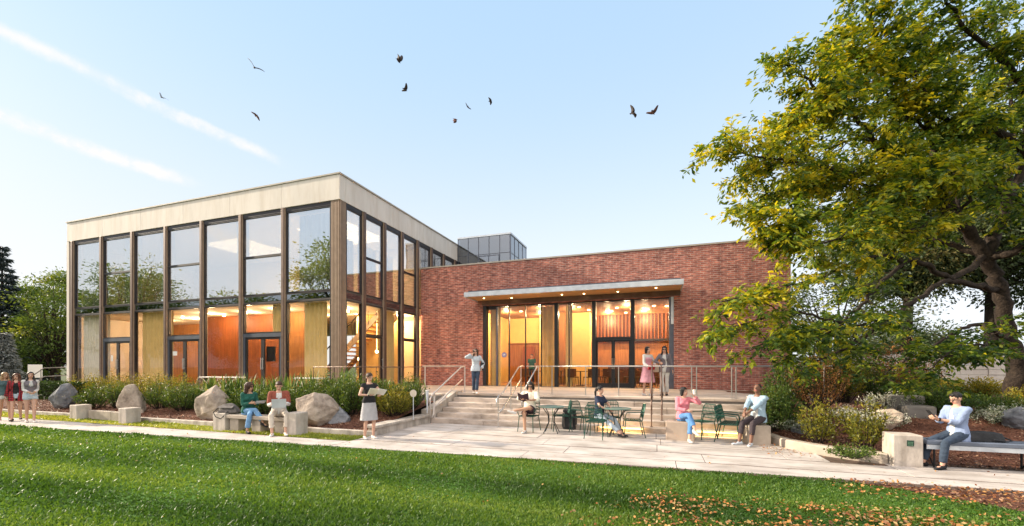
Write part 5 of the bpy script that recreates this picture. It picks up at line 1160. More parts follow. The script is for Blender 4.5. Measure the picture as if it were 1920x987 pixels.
railing('entry_railing', 'grey step railing at the far left corner of the pavilion', (-30.6, 13.2, 0), [[(-30.4, 13.9, TZ + .95), (-30.9, 13.2, TZ + .9), (-31.6, 12.4, .75)], [(-30.4, 13.9, TZ + .5), (-30.9, 13.2, TZ + .45), (-31.6, 12.4, .35)]], [((-30.4, 13.9, .3), (-30.4, 13.9, TZ + .94)), ((-31.6, 12.4, 0), (-31.6, 12.4, .75)), ((-30.95, 13.1, .2), (-30.95, 13.1, 1.7))], 'concrete_dark', .025, .02)
# pale concrete sign slab and bench at the far left
p = gr(66, 738, .2); e = empty('notice_panel', (p.x, p.y, 0), .9, 'plain pale upright panel on posts behind the walking women', 'sign')
m = MB(); m.box(-.3, .3, -.03, .03, 1.15, 1.95); m.build('panel', 'paper', e, local=True)
for sx in (-.25, .25): m = MB(); m.tube([(sx, .04, 0), (sx, .04, 1.9)], .03, 8); m.build('post', 'concrete_dark', e, local=True)
p = gr(95, 742, .2); e = empty('picnic_table', (p.x, p.y, 0), .9, 'brown picnic table standing under the leafy trees at left', 'table')
m = MB(); m.box(-1.0, 1.0, -.4, .4, .72, .77); m.build('table_top', 'wood_soffit', e, local=True)
for sy in (-.7, .7): m = MB(); m.box(-1, 1, sy - .13, sy + .13, .43, .47); m.build('seat', 'wood_soffit', e, local=True)
for sx in (-.7, .7):
    for q in (-1, 1): m = MB(); m.obox((sx, q * .42, .36), (.03, 0, 0), (0, .02, 0), (0, q * .3, -.36)); m.build('leg', 'wood_soffit', e, local=True)
p = (-32.5, 10.6, 0); e = empty('litter_bin', p, 0, 'grey litter bin half hidden behind the walking women', 'bin')
m = MB(); m.lathe((0, 0, 0), [(.22, 0), (.25, .1), (.25, .8), (.22, .84)], 16); m.build('bin_body', 'blue_steel', e, local=True); m = MB(); m.lathe((0, 0, 0), [(.26, .842), (.26, .88), (.12, .93)], 16); m.build('lid', 'black_steel', e, local=True)
p = bedpt(775, 11.0); e = empty('garden_marker', p, 0, 'pale round disc on a short stake in the left bed', 'marker')
m = MB(); m.tube([(0, -.01, .74), (0, .01, .74)], .11, 24); m.build('disc', 'concrete', e, local=True); m = MB(); m.tube([(0, 0, -.05), (0, 0, .66)], .012, 6); m.build('stake', 'zinc', e, local=True)
p = bedpt(801, 11.6); e = empty('path_light', p, 0, 'slim tapering pale garden light beside the left handrail', 'light')
m = MB(); m.tube([(0, 0, .0), (0, 0, .7)], [.012, .05], 10); m.build('shaft', 'zinc', e, local=True); m = MB(); m.cyl((0, 0, .701), .055, .03, 12); m.build('cap', 'paper', e, local=True)
# low white terrace furniture in front of the pavilion
def lounge(px, label, w=1.3):
    x = colX(px, 13.25); e = empty('patio_table', (x, 13.28, TZ), 0, label, 'table', 'white patio tables before the pavilion')
    m = MB(); m.box(-w / 2, w / 2, -.22, .22, .5, .54); m.build('table_top', 'paper', e, local=True, bevel=.01)
    for sx in (-1, 1): m = MB(); m.tube([(sx * w * .45, -.18, .5), (sx * w * .3, 0, .25), (sx * w * .45, .18, 0)], .018, 6); m.tube([(sx * w * .45, .18, .5), (sx * w * .3, 0, .25), (sx * w * .45, -.18, 0)], .018, 6); m.build('leg', 'paper', e, local=True)
lounge(398, 'white patio table with crossed legs left of the red partition', 1.1); lounge(432, 'white patio table directly right of the first one', 1.2); lounge(580, 'white patio table near the corner column')
# cafe furniture
ct = empty('cafe_table', (0, 0, 0)); m = MB(); m.lathe((0, 0, 0), [(.01, .72), (.40, .72), (.40, .75), (.01, .75)], 18); m.build('table_top', 'wood_dark', ct, local=True)
m = MB(); m.tube([(0, 0, .719), (0, 0, .03)], .03, 8); m.cyl((0, 0, 0), .22, .03, 14); m.build('pedestal', 'black_steel', ct, local=True)
cc = empty('cafe_chair', (0, 0, 0)); m = MB(); m.box(-.2, .2, -.2, .2, .43, .47); m.build('seat', 'wood_dark', cc, local=True); m = MB(); m.box(-.2, .2, .18, .21, .47, .86); m.build('backrest', 'wood_dark', cc, local=True)
for sx in (-1, 1):
    for sy in (-1, 1): m = MB(); m.tube([(sx * .17, sy * .17, .43), (sx * .2, sy * .2, 0)], .014, 6); m.build('leg', 'black_steel', cc, local=True)
ft = fc = True; rs = random.Random(8)
TBL = [(-5.9, 21.3), (-3.6, 21.2), (-2.6, 22.9), (-1.9, 21.4), (-.5, 21.3), (-.2, 23.4), (-4.9, 22.6)]
ordn = ['leftmost', 'post side', 'rear central', 'door side', 'right front', 'rightmost rear', 'curtain side']
for i, (x, y) in enumerate(TBL):
    t = ct if ft else copy_tree(ct); ft = False; t.location = (x, y, TZ + .01); tag(t, ordn[i] + ' small round dark cafe table inside the entrance hall', 'table', 'cafe tables behind the entrance glass')
    for qn, a in (('left', 90), ('right', -90), ('near side', 180)):
        c = cc if fc else copy_tree(cc); fc = False; an = R(a + rs.uniform(-50, 50)); c.location = (x + math.sin(an) * -.62, y + math.cos(an) * .62, TZ + .01); c.rotation_euler = (0, 0, an); tag(c, 'dark cafe chair on the ' + qn + ' of the ' + ordn[i] + ' cafe table', 'chair', 'cafe chairs behind the entrance glass')
# birds
pmat('bird_dark', (.035, .022, .02), .7, var=.4, scale=14); pmat('bird_grey', (.30, .33, .36), .7, var=.2, scale=14); pmat('bird_brown', (.12, .05, .035), .7, var=.5, scale=14)
def bird(px, py, d, span, rot, flap, mat, label):
    m = MB(); prof = [(-.5, .012), (-.42, .05), (-.2, .085), (0, .10), (.2, .095), (.34, .06), (.42, .055), (.48, .045), (.54, .02), (.60, .004)]
    pts = [(0, -q[0] * .62, .02 if q[0] > .35 else 0) for q in prof]; m.tube(pts, [q[1] * 1.0 for q in prof], 10)
    m.add([(-.07, .28, 0), (.07, .28, 0), (.11, .50, .01), (-.11, .50, .01), (-.07, .28, .015), (.07, .28, .015), (.11, .50, .022), (-.11, .50, .022)], [(0, 3, 2, 1), (4, 5, 6, 7), (0, 1, 5, 4), (1, 2, 6, 5), (2, 3, 7, 6), (3, 0, 4, 7)])
    for s in (-1, 1):
        W_ = [(.04, -.20, .24), (.28, -.26, .24), (.5, -.18, .21), (.75, .0, .16), (.98, .24, .04)]; vs = []; fs = []
        for (u, le, ch) in W_:
            x = s * u * .9; z = math.sin(u * 1.6) * flap * .45
            vs += [(x, le, z + .015), (x, le + ch * 2.2, z), (x, le + ch * 2.2, z - .006), (x, le, z - .012)]
        for i in range(4):
            for k in range(4): k2 = (k + 1) % 4; fs.append((i * 4 + k, i * 4 + k2, i * 4 + 4 + k2, i * 4 + 4 + k))
        fs += [(0, 3, 2, 1), (16, 17, 18, 19)]; m.add(vs, fs)
    o = m.build('bird', mat, None, smooth=True); o.scale = (span / 1.6,) * 3; o.location = at(px, py, d); o.rotation_euler = tuple(map(R, rot)); tag(o, label, 'bird', 'birds in the sky')
bird(477, 127, 17, .60, (25, 25, 60), .8, 'bird_dark', 'largest dark bird banking high above the glass pavilion')
bird(481, 217, 20, .42, (0, 30, 80), -.2, 'bird_brown', 'small brown bird below the largest bird')
bird(747, 115, 18, .50, (50, -30, 100), 1.6, 'bird_dark', 'dark bird with raised curved wings, highest in the sky')
bird(760, 169, 20, .44, (15, 20, 150), 1.1, 'bird_dark', 'dark bird just below the highest bird')
bird(854, 224, 20, .44, (15, -20, 110), -1.1, 'bird_brown', 'reddish brown bird lowest in the middle of the sky')
bird(877, 201, 22, .38, (70, 30, 60), .3, 'bird_dark', 'tiny slender bird just above the reddish brown one')
bird(920, 190, 24, .40, (0, 28, 95), .1, 'bird_dark', 'thin bird seen edge on right of the tiny slender bird')
bird(1187, 213, 18, .55, (20, 30, 70), .9, 'bird_dark', 'dark bird left of its pair near the tree')
bird(1225, 212, 18, .50, (20, 15, 160), 1.0, 'bird_brown', 'brown bird right of its pair near the tree')
bird(303, 183, 20, .44, (20, 40, 40), .9, 'bird_grey', 'pale grey bird alone near the contrails at left')
# ------------------------------------------------------------ people
def capsule(m, p0, p1, r0, r1, n=12):
    p0, p1 = Vector(p0), Vector(p1); d = p1 - p0; d = d.normalized() if d.length > 1e-6 else Vector((0, 0, 1)); P = []; Q = []
    for k in range(4): a = math.pi / 2 * (1 - k / 4); P.append(p0 - d * r0 * math.sin(a)); Q.append(max(r0 * math.cos(a), r0 * .05))
    P += [p0, p1]; Q += [r0, r1]
    for k in range(1, 5): a = math.pi / 2 * k / 4; P.append(p1 + d * r1 * math.sin(a)); Q.append(max(r1 * math.cos(a), r1 * .05))
    m.tube(P, Q, n)
def loft(m, secs, n=18):
    vs = []; fs = []
    for (c, s, f) in secs:
        for k in range(n): a = 2 * math.pi * k / n; vs.append(c + s * math.cos(a) + f * math.sin(a))
    for i in range(len(secs) - 1):
        for k in range(n): k2 = (k + 1) % n; fs.append((i * n + k, i * n + k2, (i + 1) * n + k2, (i + 1) * n + k))
    fs.append(tuple(reversed(range(n)))); fs.append(tuple(range((len(secs) - 1) * n, len(secs) * n))); m.add(vs, fs)
def ellip(m, c, ax, ay, az, n=12):
    c, ax, ay, az = map(Vector, (c, ax, ay, az)); loft(m, [(c + az * math.sin(t), ax * max(math.cos(t), .04), ay * max(math.cos(t), .04)) for t in [(-.5 + k / 10) * math.pi for k in range(11)]], n)
def remesh(m, name, voxel, mats, parent, smooth=3, noise_=0.0, nscale=.1, midx=None, cut=None):
    me = bpy.data.meshes.new('t'); me.from_pydata([tuple(v) for v in m.v], [], m.f); me.update(); bm = bmesh.new(); bm.from_mesh(me); bmesh.ops.recalc_face_normals(bm, faces=bm.faces); bm.to_mesh(me); bm.free()
    t = bpy.data.objects.new('t', me); COL.objects.link(t)
    r = t.modifiers.new('r', 'REMESH'); r.mode = 'VOXEL'; r.voxel_size = voxel; s = t.modifiers.new('s', 'SMOOTH'); s.factor = .5; s.iterations = smooth
    if noise_:
        tx = bpy.data.textures.new('cl', 'CLOUDS'); tx.noise_scale = nscale; tx.noise_depth = 2; d = t.modifiers.new('d', 'DISPLACE'); d.texture = tx; d.strength = noise_; d.mid_level = .5
    bpy.context.view_layer.update(); dg = bpy.context.evaluated_depsgraph_get(); nm = bpy.data.meshes.new_from_object(t.evaluated_get(dg)); bpy.data.objects.remove(t, do_unlink=True); bpy.data.meshes.remove(me)
    nm.name = name; nm.materials.clear()
    for q in (mats if isinstance(mats, (list, tuple)) else [mats]): nm.materials.append(M(q))
    if cut:
        bm = bmesh.new(); bm.from_mesh(nm); bmesh.ops.delete(bm, geom=[f for f in bm.faces if cut(f.calc_center_median())], context='FACES'); bm.to_mesh(nm); bm.free()
    nm.polygons.foreach_set('use_smooth', [True] * len(nm.polygons))
    if midx: nm.polygons.foreach_set('material_index', [midx(p.center) for p in nm.polygons])
    o = bpy.data.objects.new(name, nm); COL.objects.link(o); o.parent = parent; return o
for k, c in dict(skin_light=(.56, .33, .24), skin_tan=(.45, .26, .17), skin_brown=(.20, .10, .065), skin_olive=(.50, .30, .20)).items(): pmat(k, c, .55, var=.06, scale=5)
pmat('lips', (.40, .10, .09), .5); pmat('eye_dark', (.03, .02, .018), .3); pmat('sole', (.62, .60, .57), .7)
for k, c in dict(hair_black=(.012, .010, .010), hair_brown=(.055, .025, .014), hair_light=(.30, .17, .08), hair_auburn=(.09, .035, .018)).items(): pmat(k, c, .5, var=.35, scale=30, bump=.6, bscale=70, stretch=(1, 1, .2))
def cloth(k, c, **kw): pmat(k, c, .88, var=kw.pop('var', .10), scale=7, bump=.25, bscale=28, **kw)
cloth('c_white', (.60, .585, .565)); cloth('c_cream', (.72, .68, .56)); cloth('c_green', (.015, .10, .075)); cloth('c_denim', (.14, .28, .48), var=.2); cloth('c_denim_light', (.42, .50, .58), var=.15); cloth('c_denim_dark', (.035, .055, .09), var=.25)
cloth('c_denim_mid', (.09, .22, .46), var=.2); cloth('c_beige', (.62, .54, .46)); cloth('c_rust', (.26, .07, .045)); cloth('c_black', (.016, .016, .019)); cloth('c_grey', (.42, .41, .43)); cloth('c_pink', (.66, .22, .27)); cloth('c_rose', (.60, .30, .36)); cloth('c_navy', (.02, .03, .065))
cloth('c_paleblue', (.32, .45, .56)); cloth('c_skyshirt', (.24, .31, .48)); cloth('c_blazer', (.17, .15, .17)); cloth('c_trouser', (.05, .038, .045)); cloth('c_teal', (.07, .12, .13)); cloth('c_shorts', (.05, .025, .035)); cloth('c_lightcoat', (.48, .53, .58)); cloth('c_red', (.32, .02, .03))
def plaid():
    m = pmat('c_plaid', (.38, .03, .035), .88, var=.1); N, L = nodes_of(m); b = N['Principled BSDF']; src = b.inputs['Base Color'].links[0].from_socket; tc = N.new('ShaderNodeTexCoord')
    last = src
    for ax in ('X', 'Z'):
        w = N.new('ShaderNodeTexWave'); w.bands_direction = ax; w.inputs['Scale'].default_value = 4.5; w.inputs['Distortion'].default_value = .5; L.new(tc.outputs['Object'], w.inputs['Vector']); gt = N.new('ShaderNodeMath'); gt.operation = 'GREATER_THAN'; gt.inputs[1].default_value = .68; L.new(w.outputs['Fac'], gt.inputs[0])
        mx = N.new('ShaderNodeMixRGB'); sc = N.new('ShaderNodeMath'); sc.operation = 'MULTIPLY'; sc.inputs[1].default_value = .65; L.new(gt.outputs[0], sc.inputs[0]); L.new(sc.outputs[0], mx.inputs['Fac']); L.new(last, mx.inputs['Color1']); mx.inputs['Color2'].default_value = (.02, .01, .02, 1); last = mx.outputs[0]
    L.new(last, b.inputs['Base Color'])
plaid()

def ik(A, T, l1, l2, hint):
    A, T, hint = Vector(A), Vector(T), Vector(hint); d = T - A; D = min(d.length, (l1 + l2) * .999); u = d.normalized(); a = (l1 * l1 - l2 * l2 + D * D) / (2 * D); h = math.sqrt(max(l1 * l1 - a * a, 0)); hp = hint - u * hint.dot(u); hp = hp.normalized() if hp.length > 1e-5 else u.orthogonal().normalized()
    return A + u * a + hp * h, A + u * D
def person(label, loc, rz, H=1.7, sex='f', skin='skin_light', hair=('long', 'hair_brown'), glasses=False, clothes=(), group=None,
           hip=(0, 0, .93), lean=0.0, tilt=0.0, twist=0.0, head=(0, 0), hL=(.24, -.05, .80), hR=(-.24, -.05, .80), eL=(.3, 1, 0), eR=(-.3, 1, 0), aL=(.10, 0, .09), aR=(-.10, 0, .09), kL=(.1, -1, .2), kR=(-.1, -1, .2), fL=8, fR=-8, palmL=(-1, 0, 0), palmR=(1, 0, 0), curl=.5, pitchL=0, pitchR=0, shoes='c_white', watch=False, belt=None):
    e = empty('person', loc, rz, label, 'person', group); s = H / 1.75; V_ = lambda q: Vector(q) * s
    P = V_(hip); u = Vector((math.sin(tilt), -math.sin(lean), math.cos(lean))).normalized(); tw = twist; sd0 = Vector((1, 0, 0)); sd1 = Vector((math.cos(tw), math.sin(tw), 0)); sd1 = (sd1 - u * sd1.dot(u)).normalized(); sd0 = (sd0 - u * sd0.dot(u)).normalized()
    fw = lambda sd: (u.cross(sd) * -1)   # forward: -Y for side +X
    male = sex == 'm'
    prof = [(-.10, .09, .085), (-.03, .165 if male else .172, .115), (.07, .155 if male else .160, .108), (.20, .138 if male else .118, .095), (.34, .160 if male else .136, .112), (.43, .172 if male else .146, .106), (.495, .150 if male else .130, .080), (.535, .075, .062)]
    def torso(m, infl=0.0, z0=-.1, z1=.54, bust=True, flare=0.0):
        secs = []; ks = [q[0] for q in prof]; zs = sorted(set([z0] + [k for k in ks if z0 < k < z1] + [z1]))
        for z in zs:
            w = float(np.interp(z, ks, [q[1] for q in prof])); d = float(np.interp(z, ks, [q[2] for q in prof]))
            if infl and z < .02: w = max(w, .165); d = max(d, .112)
            w += infl + flare * max(0, .2 - z); d += infl + flare * max(0, .2 - z); k = min(1, max(0, z / .45)); sd = (sd0 * (1 - k) + sd1 * k).normalized(); secs.append((P + u * z * s, sd * w * s, fw(sd) * d * s))
        loft(m, secs)
        if not male and bust and z1 > .4:
            for q in (-1, 1): c = P + u * .36 * s + sd1 * q * .065 * s + fw(sd1) * (.085 + infl * .5) * s; r = (.052 + infl * .7) * s; ellip(m, c, sd1 * r, fw(sd1) * r * .8, u * r)
    shw = .178 if male else .152
    S = {q: P + u * .475 * s + sd1 * shw * s * q for q in (1, -1)}; HJ = {q: P + sd0 * .088 * s * q for q in (1, -1)}
    l1, l2 = .285 * s, .255 * s; EL = {}; WR = {}
    for q, T, h in ((1, hL, eL), (-1, hR, eR)): EL[q], WR[q] = ik(S[q], V_(T), l1, l2, h)
    KN = {}; AN = {}
    for q, T, h in ((1, aL, kL), (-1, aR, kR)): KN[q], AN[q] = ik(HJ[q], V_(T), .43 * s, .42 * s, h)
    fd = {1: Vector((math.sin(R(fL)), -math.cos(R(fL)), math.sin(R(pitchL)))).normalized(), -1: Vector((math.sin(R(fR)), -math.cos(R(fR)), math.sin(R(pitchR)))).normalized()}
    # head frame
    yaw, pit = R(head[0]), R(head[1]); nb = P + u * .52 * s; hf = Vector((math.sin(yaw) * math.cos(pit), -math.cos(yaw) * math.cos(pit), math.sin(pit))); hs = Vector((math.cos(yaw), math.sin(yaw), 0)); hu = hs.cross(-hf).normalized() * 1.0
    if hu.z < 0: hu = -hu
    HC = nb + (u * .6 + Vector((0, 0, 1)) * .4).normalized() * .165 * s + hf * .018 * s
    def arm(m, infl=0.0, frac=2.0, q=1, loose=0.0):
        a = 1.0 if male else .86; r0, r1, r2 = .050 * a, .039 * a, .026 * a
        if frac <= 1:
            p = S[q].lerp(EL[q], frac); capsule(m, S[q], p, (r0 + infl) * s, (r0 + (r1 - r0) * frac + infl + loose) * s)
        else:
            f2 = frac - 1; p = EL[q].lerp(WR[q], f2); capsule(m, S[q], EL[q], (r0 + infl) * s, (r1 + infl) * s); m.tube([EL[q], p], [(r1 + infl + loose * .3) * s, (r1 + (r2 - r1) * f2 + infl + loose) * s], 12) if infl else capsule(m, EL[q], p, r1 * s, r2 * s)
    def leg(m, infl=0.0, frac=2.0, q=1, flare=0.0):
        a = 1.0 if male else .95; r0, r1, r2 = .086 * a, .053 * a, .036 * a
        if frac <= 1: p = HJ[q].lerp(KN[q], frac); capsule(m, HJ[q], HJ[q].lerp(p, .3), (r0 + infl) * s, (r0 + infl) * s); m.tube([HJ[q], p], [(r0 + infl) * s, (r0 + (r1 - r0) * frac + infl + flare) * s], 14)
        else:
            f2 = frac - 1; p = KN[q].lerp(AN[q], f2); capsule(m, HJ[q], KN[q], (r0 + infl) * s, (r1 + infl) * s)
            m.tube([KN[q], KN[q].lerp(p, .5), p], [(r1 + infl) * s, (r1 * .92 + infl + flare * .45) * s, (r1 + (r2 - r1) * f2 + infl + flare) * s], 14) if infl else capsule(m, KN[q], p, r1 * s, r2 * s)
            if not infl: d = (AN[q] - KN[q]).normalized(); bk = (Vector((0, 0, 0)) - fd[q]); bk = (bk - d * bk.dot(d)).normalized(); ellip(m, KN[q].lerp(AN[q], .32) + bk * .018 * s, d.cross(bk) * .045 * s, bk * .045 * s, d * .12 * s)
    # body
    m = MB(); torso(m, 0); capsule(m, P + u * .49 * s, HC - hu * .03 * s, .054 * s, .047 * s)
    ellip(m, HC + hu * .022 * s - hf * .008 * s, hs * .074 * s, hf * .092 * s, hu * .092 * s); ellip(m, HC - hu * .045 * s + hf * .026 * s, hs * .054 * s, hf * .060 * s, hu * .068 * s)
    capsule(m, HC + hf * .082 * s + hu * .012 * s, HC + hf * .100 * s - hu * .020 * s, .009 * s, .013 * s, 8)
    ellip(m, HC + hf * .077 * s - hu * .052 * s, hs * .022 * s, hf * .012 * s, hu * .008 * s, 8)
    for q in (1, -1): ellip(m, HC + hs * q * .077 * s - hu * .008 * s - hf * .005 * s, hs * .010 * s, hf * .017 * s, hu * .030 * s, 8)
    for q, pm in ((1, palmL), (-1, palmR)):
        arm(m, 0, 2, q); leg(m, 0, 2, q)
        capsule(m, S[q] - sd1 * q * .06 * s, S[q], .052 * s, .050 * s * (1 if male else .88))
        d = (WR[q] - EL[q]).normalized(); nrm = Vector(pm); nrm = (nrm - d * nrm.dot(d)); nrm = nrm.normalized() if nrm.length > .05 else d.orthogonal().normalized(); side = d.cross(nrm).normalized(); side = side if side.dot(Vector((0, -1, .3))) > 0 else -side
        k = s * (1.0 if male else .9); w = WR[q]
        loft(m, [(w + d * t * k, side * ww * k, nrm * th * k) for t, ww, th in ((0, .024, .017), (.03, .034, .016), (.07, .040, .014), (.088, .036, .011))], 12)
        for j, L in enumerate((.070, .079, .074, .056)):
            b = w + d * .08 * k + side * (.029 - .0195 * j) * k; c1 = curl * .6; d1 = (d * math.cos(c1) + nrm * math.sin(c1)); d2 = (d * math.cos(c1 * 2.4) + nrm * math.sin(c1 * 2.4)); mid = b + d1 * L * .52 * k; capsule(m, b, mid, .0088 * k, .0082 * k, 8); capsule(m, mid, mid + d2 * L * .46 * k, .0082 * k, .0068 * k, 8)
        b = w + d * .025 * k + side * .026 * k; t1 = (d * .55 + side * .75 + nrm * .35).normalized(); mid = b + t1 * .042 * k; capsule(m, b, mid, .012 * k, .010 * k, 8); capsule(m, mid, mid + (d * .85 + side * .3 + nrm * .45).normalized() * .034 * k, .010 * k, .008 * k, 8)
        an = AN[q]; f = fd[q]; capsule(m, an - Vector((0, 0, .045)) * s - f * .03 * s, an + f * .10 * s - Vector((0, 0, .05)) * s, .030 * s, .026 * s)
    def facemat(c):
        v = c - HC; x, y, z = v.dot(hs) / s, v.dot(hf) / s, v.dot(hu) / s
        if y > .045:
            if abs(abs(x) - .031) < .014 and abs(z - .012) < .0055: return 1
            if abs(abs(x) - .033) < .019 and abs(z - .032) < .0045: return 1
            if abs(x) < .024 and abs(z + .052) < .008: return 2
        return 0
    remesh(m, 'body', .0068, [skin, 'eye_dark', 'lips'], e, 2, midx=facemat)
    # clothes
    for c in clothes:
        kind, mt = c[0], c[1]; o = c[2] if len(c) > 2 else {}; m = MB(); nm = o.get('name', kind); cut = None; inf = o.get('i', .014)
        if kind in ('shirt', 'sweater', 'jacket', 'dress', 'blouse', 'vest'):
            torso(m, inf, o.get('hem', -.06), o.get('top', .505), flare=o.get('fl', .03)); sl = o.get('sl', 2)
            for q in (1, -1):
                if sl > 0: arm(m, inf * .95, sl if sl <= 1 else min(1.93, sl), q, o.get('loose', .006)); capsule(m, P + u * .47 * s + sd1 * q * .05 * s, S[q], (.05 + inf) * s, (.048 + inf) * s)
            if o.get('turtle'): capsule(m, P + u * .49 * s, P + u * .56 * s, .062 * s, .06 * s)
            if kind == 'dress' or o.get('skirt'):
                L = o.get('len', .48); secs = [(P + u * z * s, sd0 * (.165 + inf + .10 * k) * s, fw(sd0) * (.12 + inf + .085 * k) * s) for z, k in ((.12, -.3), (0, 0), (-L * .5, .55), (-L, 1.0))]; loft(m, secs)
            if o.get('open'):
                ow = o['open']; cut = lambda c: (abs((c - P).dot(sd1)) < (ow + .02 * math.sin((c - P).dot(u) * 9)) * s and (c - P).dot(fw(sd1)) > .02 * s and (c - P).dot(u) < .56 * s and (c - P).length < .62 * s and all((c - WR[q]).length > .22 * s and (c - EL[q]).length > .10 * s for q in (1, -1)))
            remesh(m, nm, .009, mt, e, 2, .020, .06, cut=cut)
        elif kind in ('trousers', 'shorts', 'jeans'):
            torso(m, .010, -.10, o.get('waist', .10), flare=0)
            for q in (1, -1): leg(m, o.get('i', .011), o.get('ln', 1.9), q, o.get('fl', .012))
            remesh(m, nm, .0095, mt, e, 2, .018, .07)
        elif kind == 'skirt':
            L = o.get('len', .42); secs = [(P + u * z * s, sd0 * (.158 + .10 * k) * s, fw(sd0) * (.118 + .09 * k) * s) for z, k in ((.13, -.3), (0, .15), (-L * .5, .5), (-L, .75))]; loft(m, secs); remesh(m, nm, .009, mt, e, 2, .014, .08)
    for q in (1, -1):     # shoes
        an = AN[q]; f = fd[q]; sd = Vector((-f.y, f.x, 0)).normalized(); up = sd.cross(f) if sd.cross(f).z > 0 else -sd.cross(f); b = an - up * .062 * s
        m = MB(); loft(m, [(b - f * .075 * s + up * .012 * s, sd * .026 * s, up * .030 * s), (b - f * .05 * s + up * .018 * s, sd * .037 * s, up * .042 * s), (b + f * .02 * s + up * .014 * s, sd * .040 * s, up * .038 * s), (b + f * .10 * s, sd * .046 * s, up * .026 * s), (b + f * .165 * s - up * .004 * s, sd * .038 * s, up * .018 * s), (b + f * .185 * s - up * .006 * s, sd * .018 * s, up * .010 * s)], 14)
        so = remesh(m, 'shoe', .007, shoes, e, 1)
        m = MB(); loft(m, [(b - f * .06 * s - up * .020 * s, sd * .034 * s, up * .008 * s), (b + f * .02 * s - up * .020 * s, sd * .038 * s, up * .008 * s), (b + f * .11 * s - up * .020 * s, sd * .046 * s, up * .008 * s), (b + f * .18 * s - up * .018 * s, sd * .022 * s, up * .007 * s)], 14); m.build('sole', 'sole' if shoes != 'c_black' else 'c_black', so, local=True)
    # hair
    st, hm = hair; m = MB(); hc = HC + hu * .036 * s - hf * .020 * s
    if st == 'short': ellip(m, hc + hu * .002 * s, hs * .079 * s, hf * .094 * s, hu * .088 * s); ellip(m, HC + hf * .030 * s + hu * .092 * s, hs * .052 * s, hf * .046 * s, hu * .028 * s)
    elif st == 'buzz': ellip(m, hc, hs * .078 * s, hf * .094 * s, hu * .084 * s)
    else:
        big = {'curly': 1.42, 'bob': 1.08, 'long': 1.03, 'pony': 1.0, 'wavy': 1.1}[st]; ellip(m, hc, hs * .084 * s * big, hf * .098 * s * (1 + (big - 1) * .5), hu * .090 * s * (1 + (big - 1) * .7))
        if st in ('curly', 'bob', 'wavy'):
            for q in (1, -1): capsule(m, hc + hs * q * .062 * big * s - hf * .01 * s, HC + hs * q * .074 * big * s - hu * (.13 if st == 'curly' else .085) * s - hf * .022 * s, .040 * big * s, .034 * big * s)
            ellip(m, HC - hf * .055 * s - hu * .045 * s, hs * .085 * big * s, hf * .05 * s, hu * .09 * s)
        if st in ('long', 'wavy'):
            for q in (1, -1): a = HC + hs * q * .07 * s - hf * .015 * s; b2 = S[q].lerp(P + u * .5 * s, .45) + u * .0 * s + hf * .045 * s; c3 = b2 - Vector((0, 0, .17)) * s + hf * .055 * s; capsule(m, hc + hs * q * .05 * s, a - hu * .06 * s, .036 * s, .030 * s); capsule(m, a - hu * .06 * s, b2 + Vector((0, 0, .03)) * s, .032 * s, .034 * s); capsule(m, b2 + Vector((0, 0, .03)) * s, c3, .034 * s, .018 * s)
            loft(m, [(HC - hf * .05 * s, hs * .08 * s, hf * .05 * s), (nb - hf * .06 * s + u * .0 * s, hs * .10 * s, hf * .045 * s), (nb - hf * .09 * s - Vector((0, 0, .2)) * s, hs * .085 * s, hf * .03 * s)])
        if st == 'pony': a = hc - hf * .10 * s + hu * .01 * s; capsule(m, hc - hf * .07 * s, a, .03 * s, .03 * s); capsule(m, a, a - hf * .04 * s - Vector((0, 0, .12)) * s, .028 * s, .034 * s); capsule(m, a - hf * .04 * s - Vector((0, 0, .12)) * s, a - hf * .02 * s - Vector((0, 0, .36)) * s, .034 * s, .012 * s)
    face = lambda c: ((c - HC).dot(hf) > .052 * s and -.13 * s < (c - HC).dot(hu) < .058 * s and abs((c - HC).dot(hs)) < .058 * s)
    remesh(m, 'hair', .008, hm, e, 1, .032 if st == 'curly' else (.020 if st in ('wavy', 'bob', 'short') else .010), .03, cut=face)
    if glasses == 'clear':
        m = MB()
        for q in (1, -1):
            c0 = HC + hf * .094 * s + hs * q * .031 * s + hu * .008 * s; m.tube([c0 + (hs * math.cos(a) * .022 + hu * math.sin(a) * .017) * s for a in np.linspace(0, 6.283, 13)], .0032 * s, 5); m.tube([HC + hf * .088 * s + hs * q * .053 * s + hu * .014 * s, HC + hs * q * .080 * s + hu * .010 * s], .003 * s, 5)
        m.build('glasses', 'c_black', e, local=True)
    elif glasses:
        m = MB()
        for q in (1, -1): ellip(m, HC + hf * .086 * s + hs * q * .031 * s + hu * .010 * s, hs * .026 * s, hf * .008 * s, hu * .019 * s, 10); m.tube([HC + hf * .084 * s + hs * q * .052 * s + hu * .016 * s, HC - hf * .0 * s + hs * q * .080 * s + hu * .010 * s], .0035 * s, 5)
        m.tube([HC + hf * .095 * s + hs * .012 * s + hu * .014 * s, HC + hf * .095 * s - hs * .012 * s + hu * .014 * s], .004 * s, 5); m.build('glasses', 'c_black', e, local=True)
    if watch: q = -1 if watch == 'R' else 1; d = (WR[q] - EL[q]).normalized(); m = MB(); m.tube([WR[q] - d * .02 * s, WR[q] + d * .005 * s], .034 * s, 12); m.build('watch', 'c_black', e, local=True)
    if belt: m = MB(); loft(m, [(P + u * .085 * s, sd0 * .178 * s, fw(sd0) * .130 * s), (P + u * .12 * s, sd0 * .174 * s, fw(sd0) * .128 * s)]); m.build('belt', belt, e, local=True)
    rot = Matrix.Rotation(rz, 4, 'Z'); wl = lambda v: Matrix.Translation(Vector(loc)) @ rot @ v
    return dict(e=e, WL=wl(WR[1]), WR=wl(WR[-1]), P=wl(P), HC=wl(HC), s=s, rz=rz, S=S, fwd=rot @ Vector((0, -1, 0)), right=rot @ Vector((1, 0, 0)), KN={q: wl(KN[q]) for q in KN}, wl=wl)
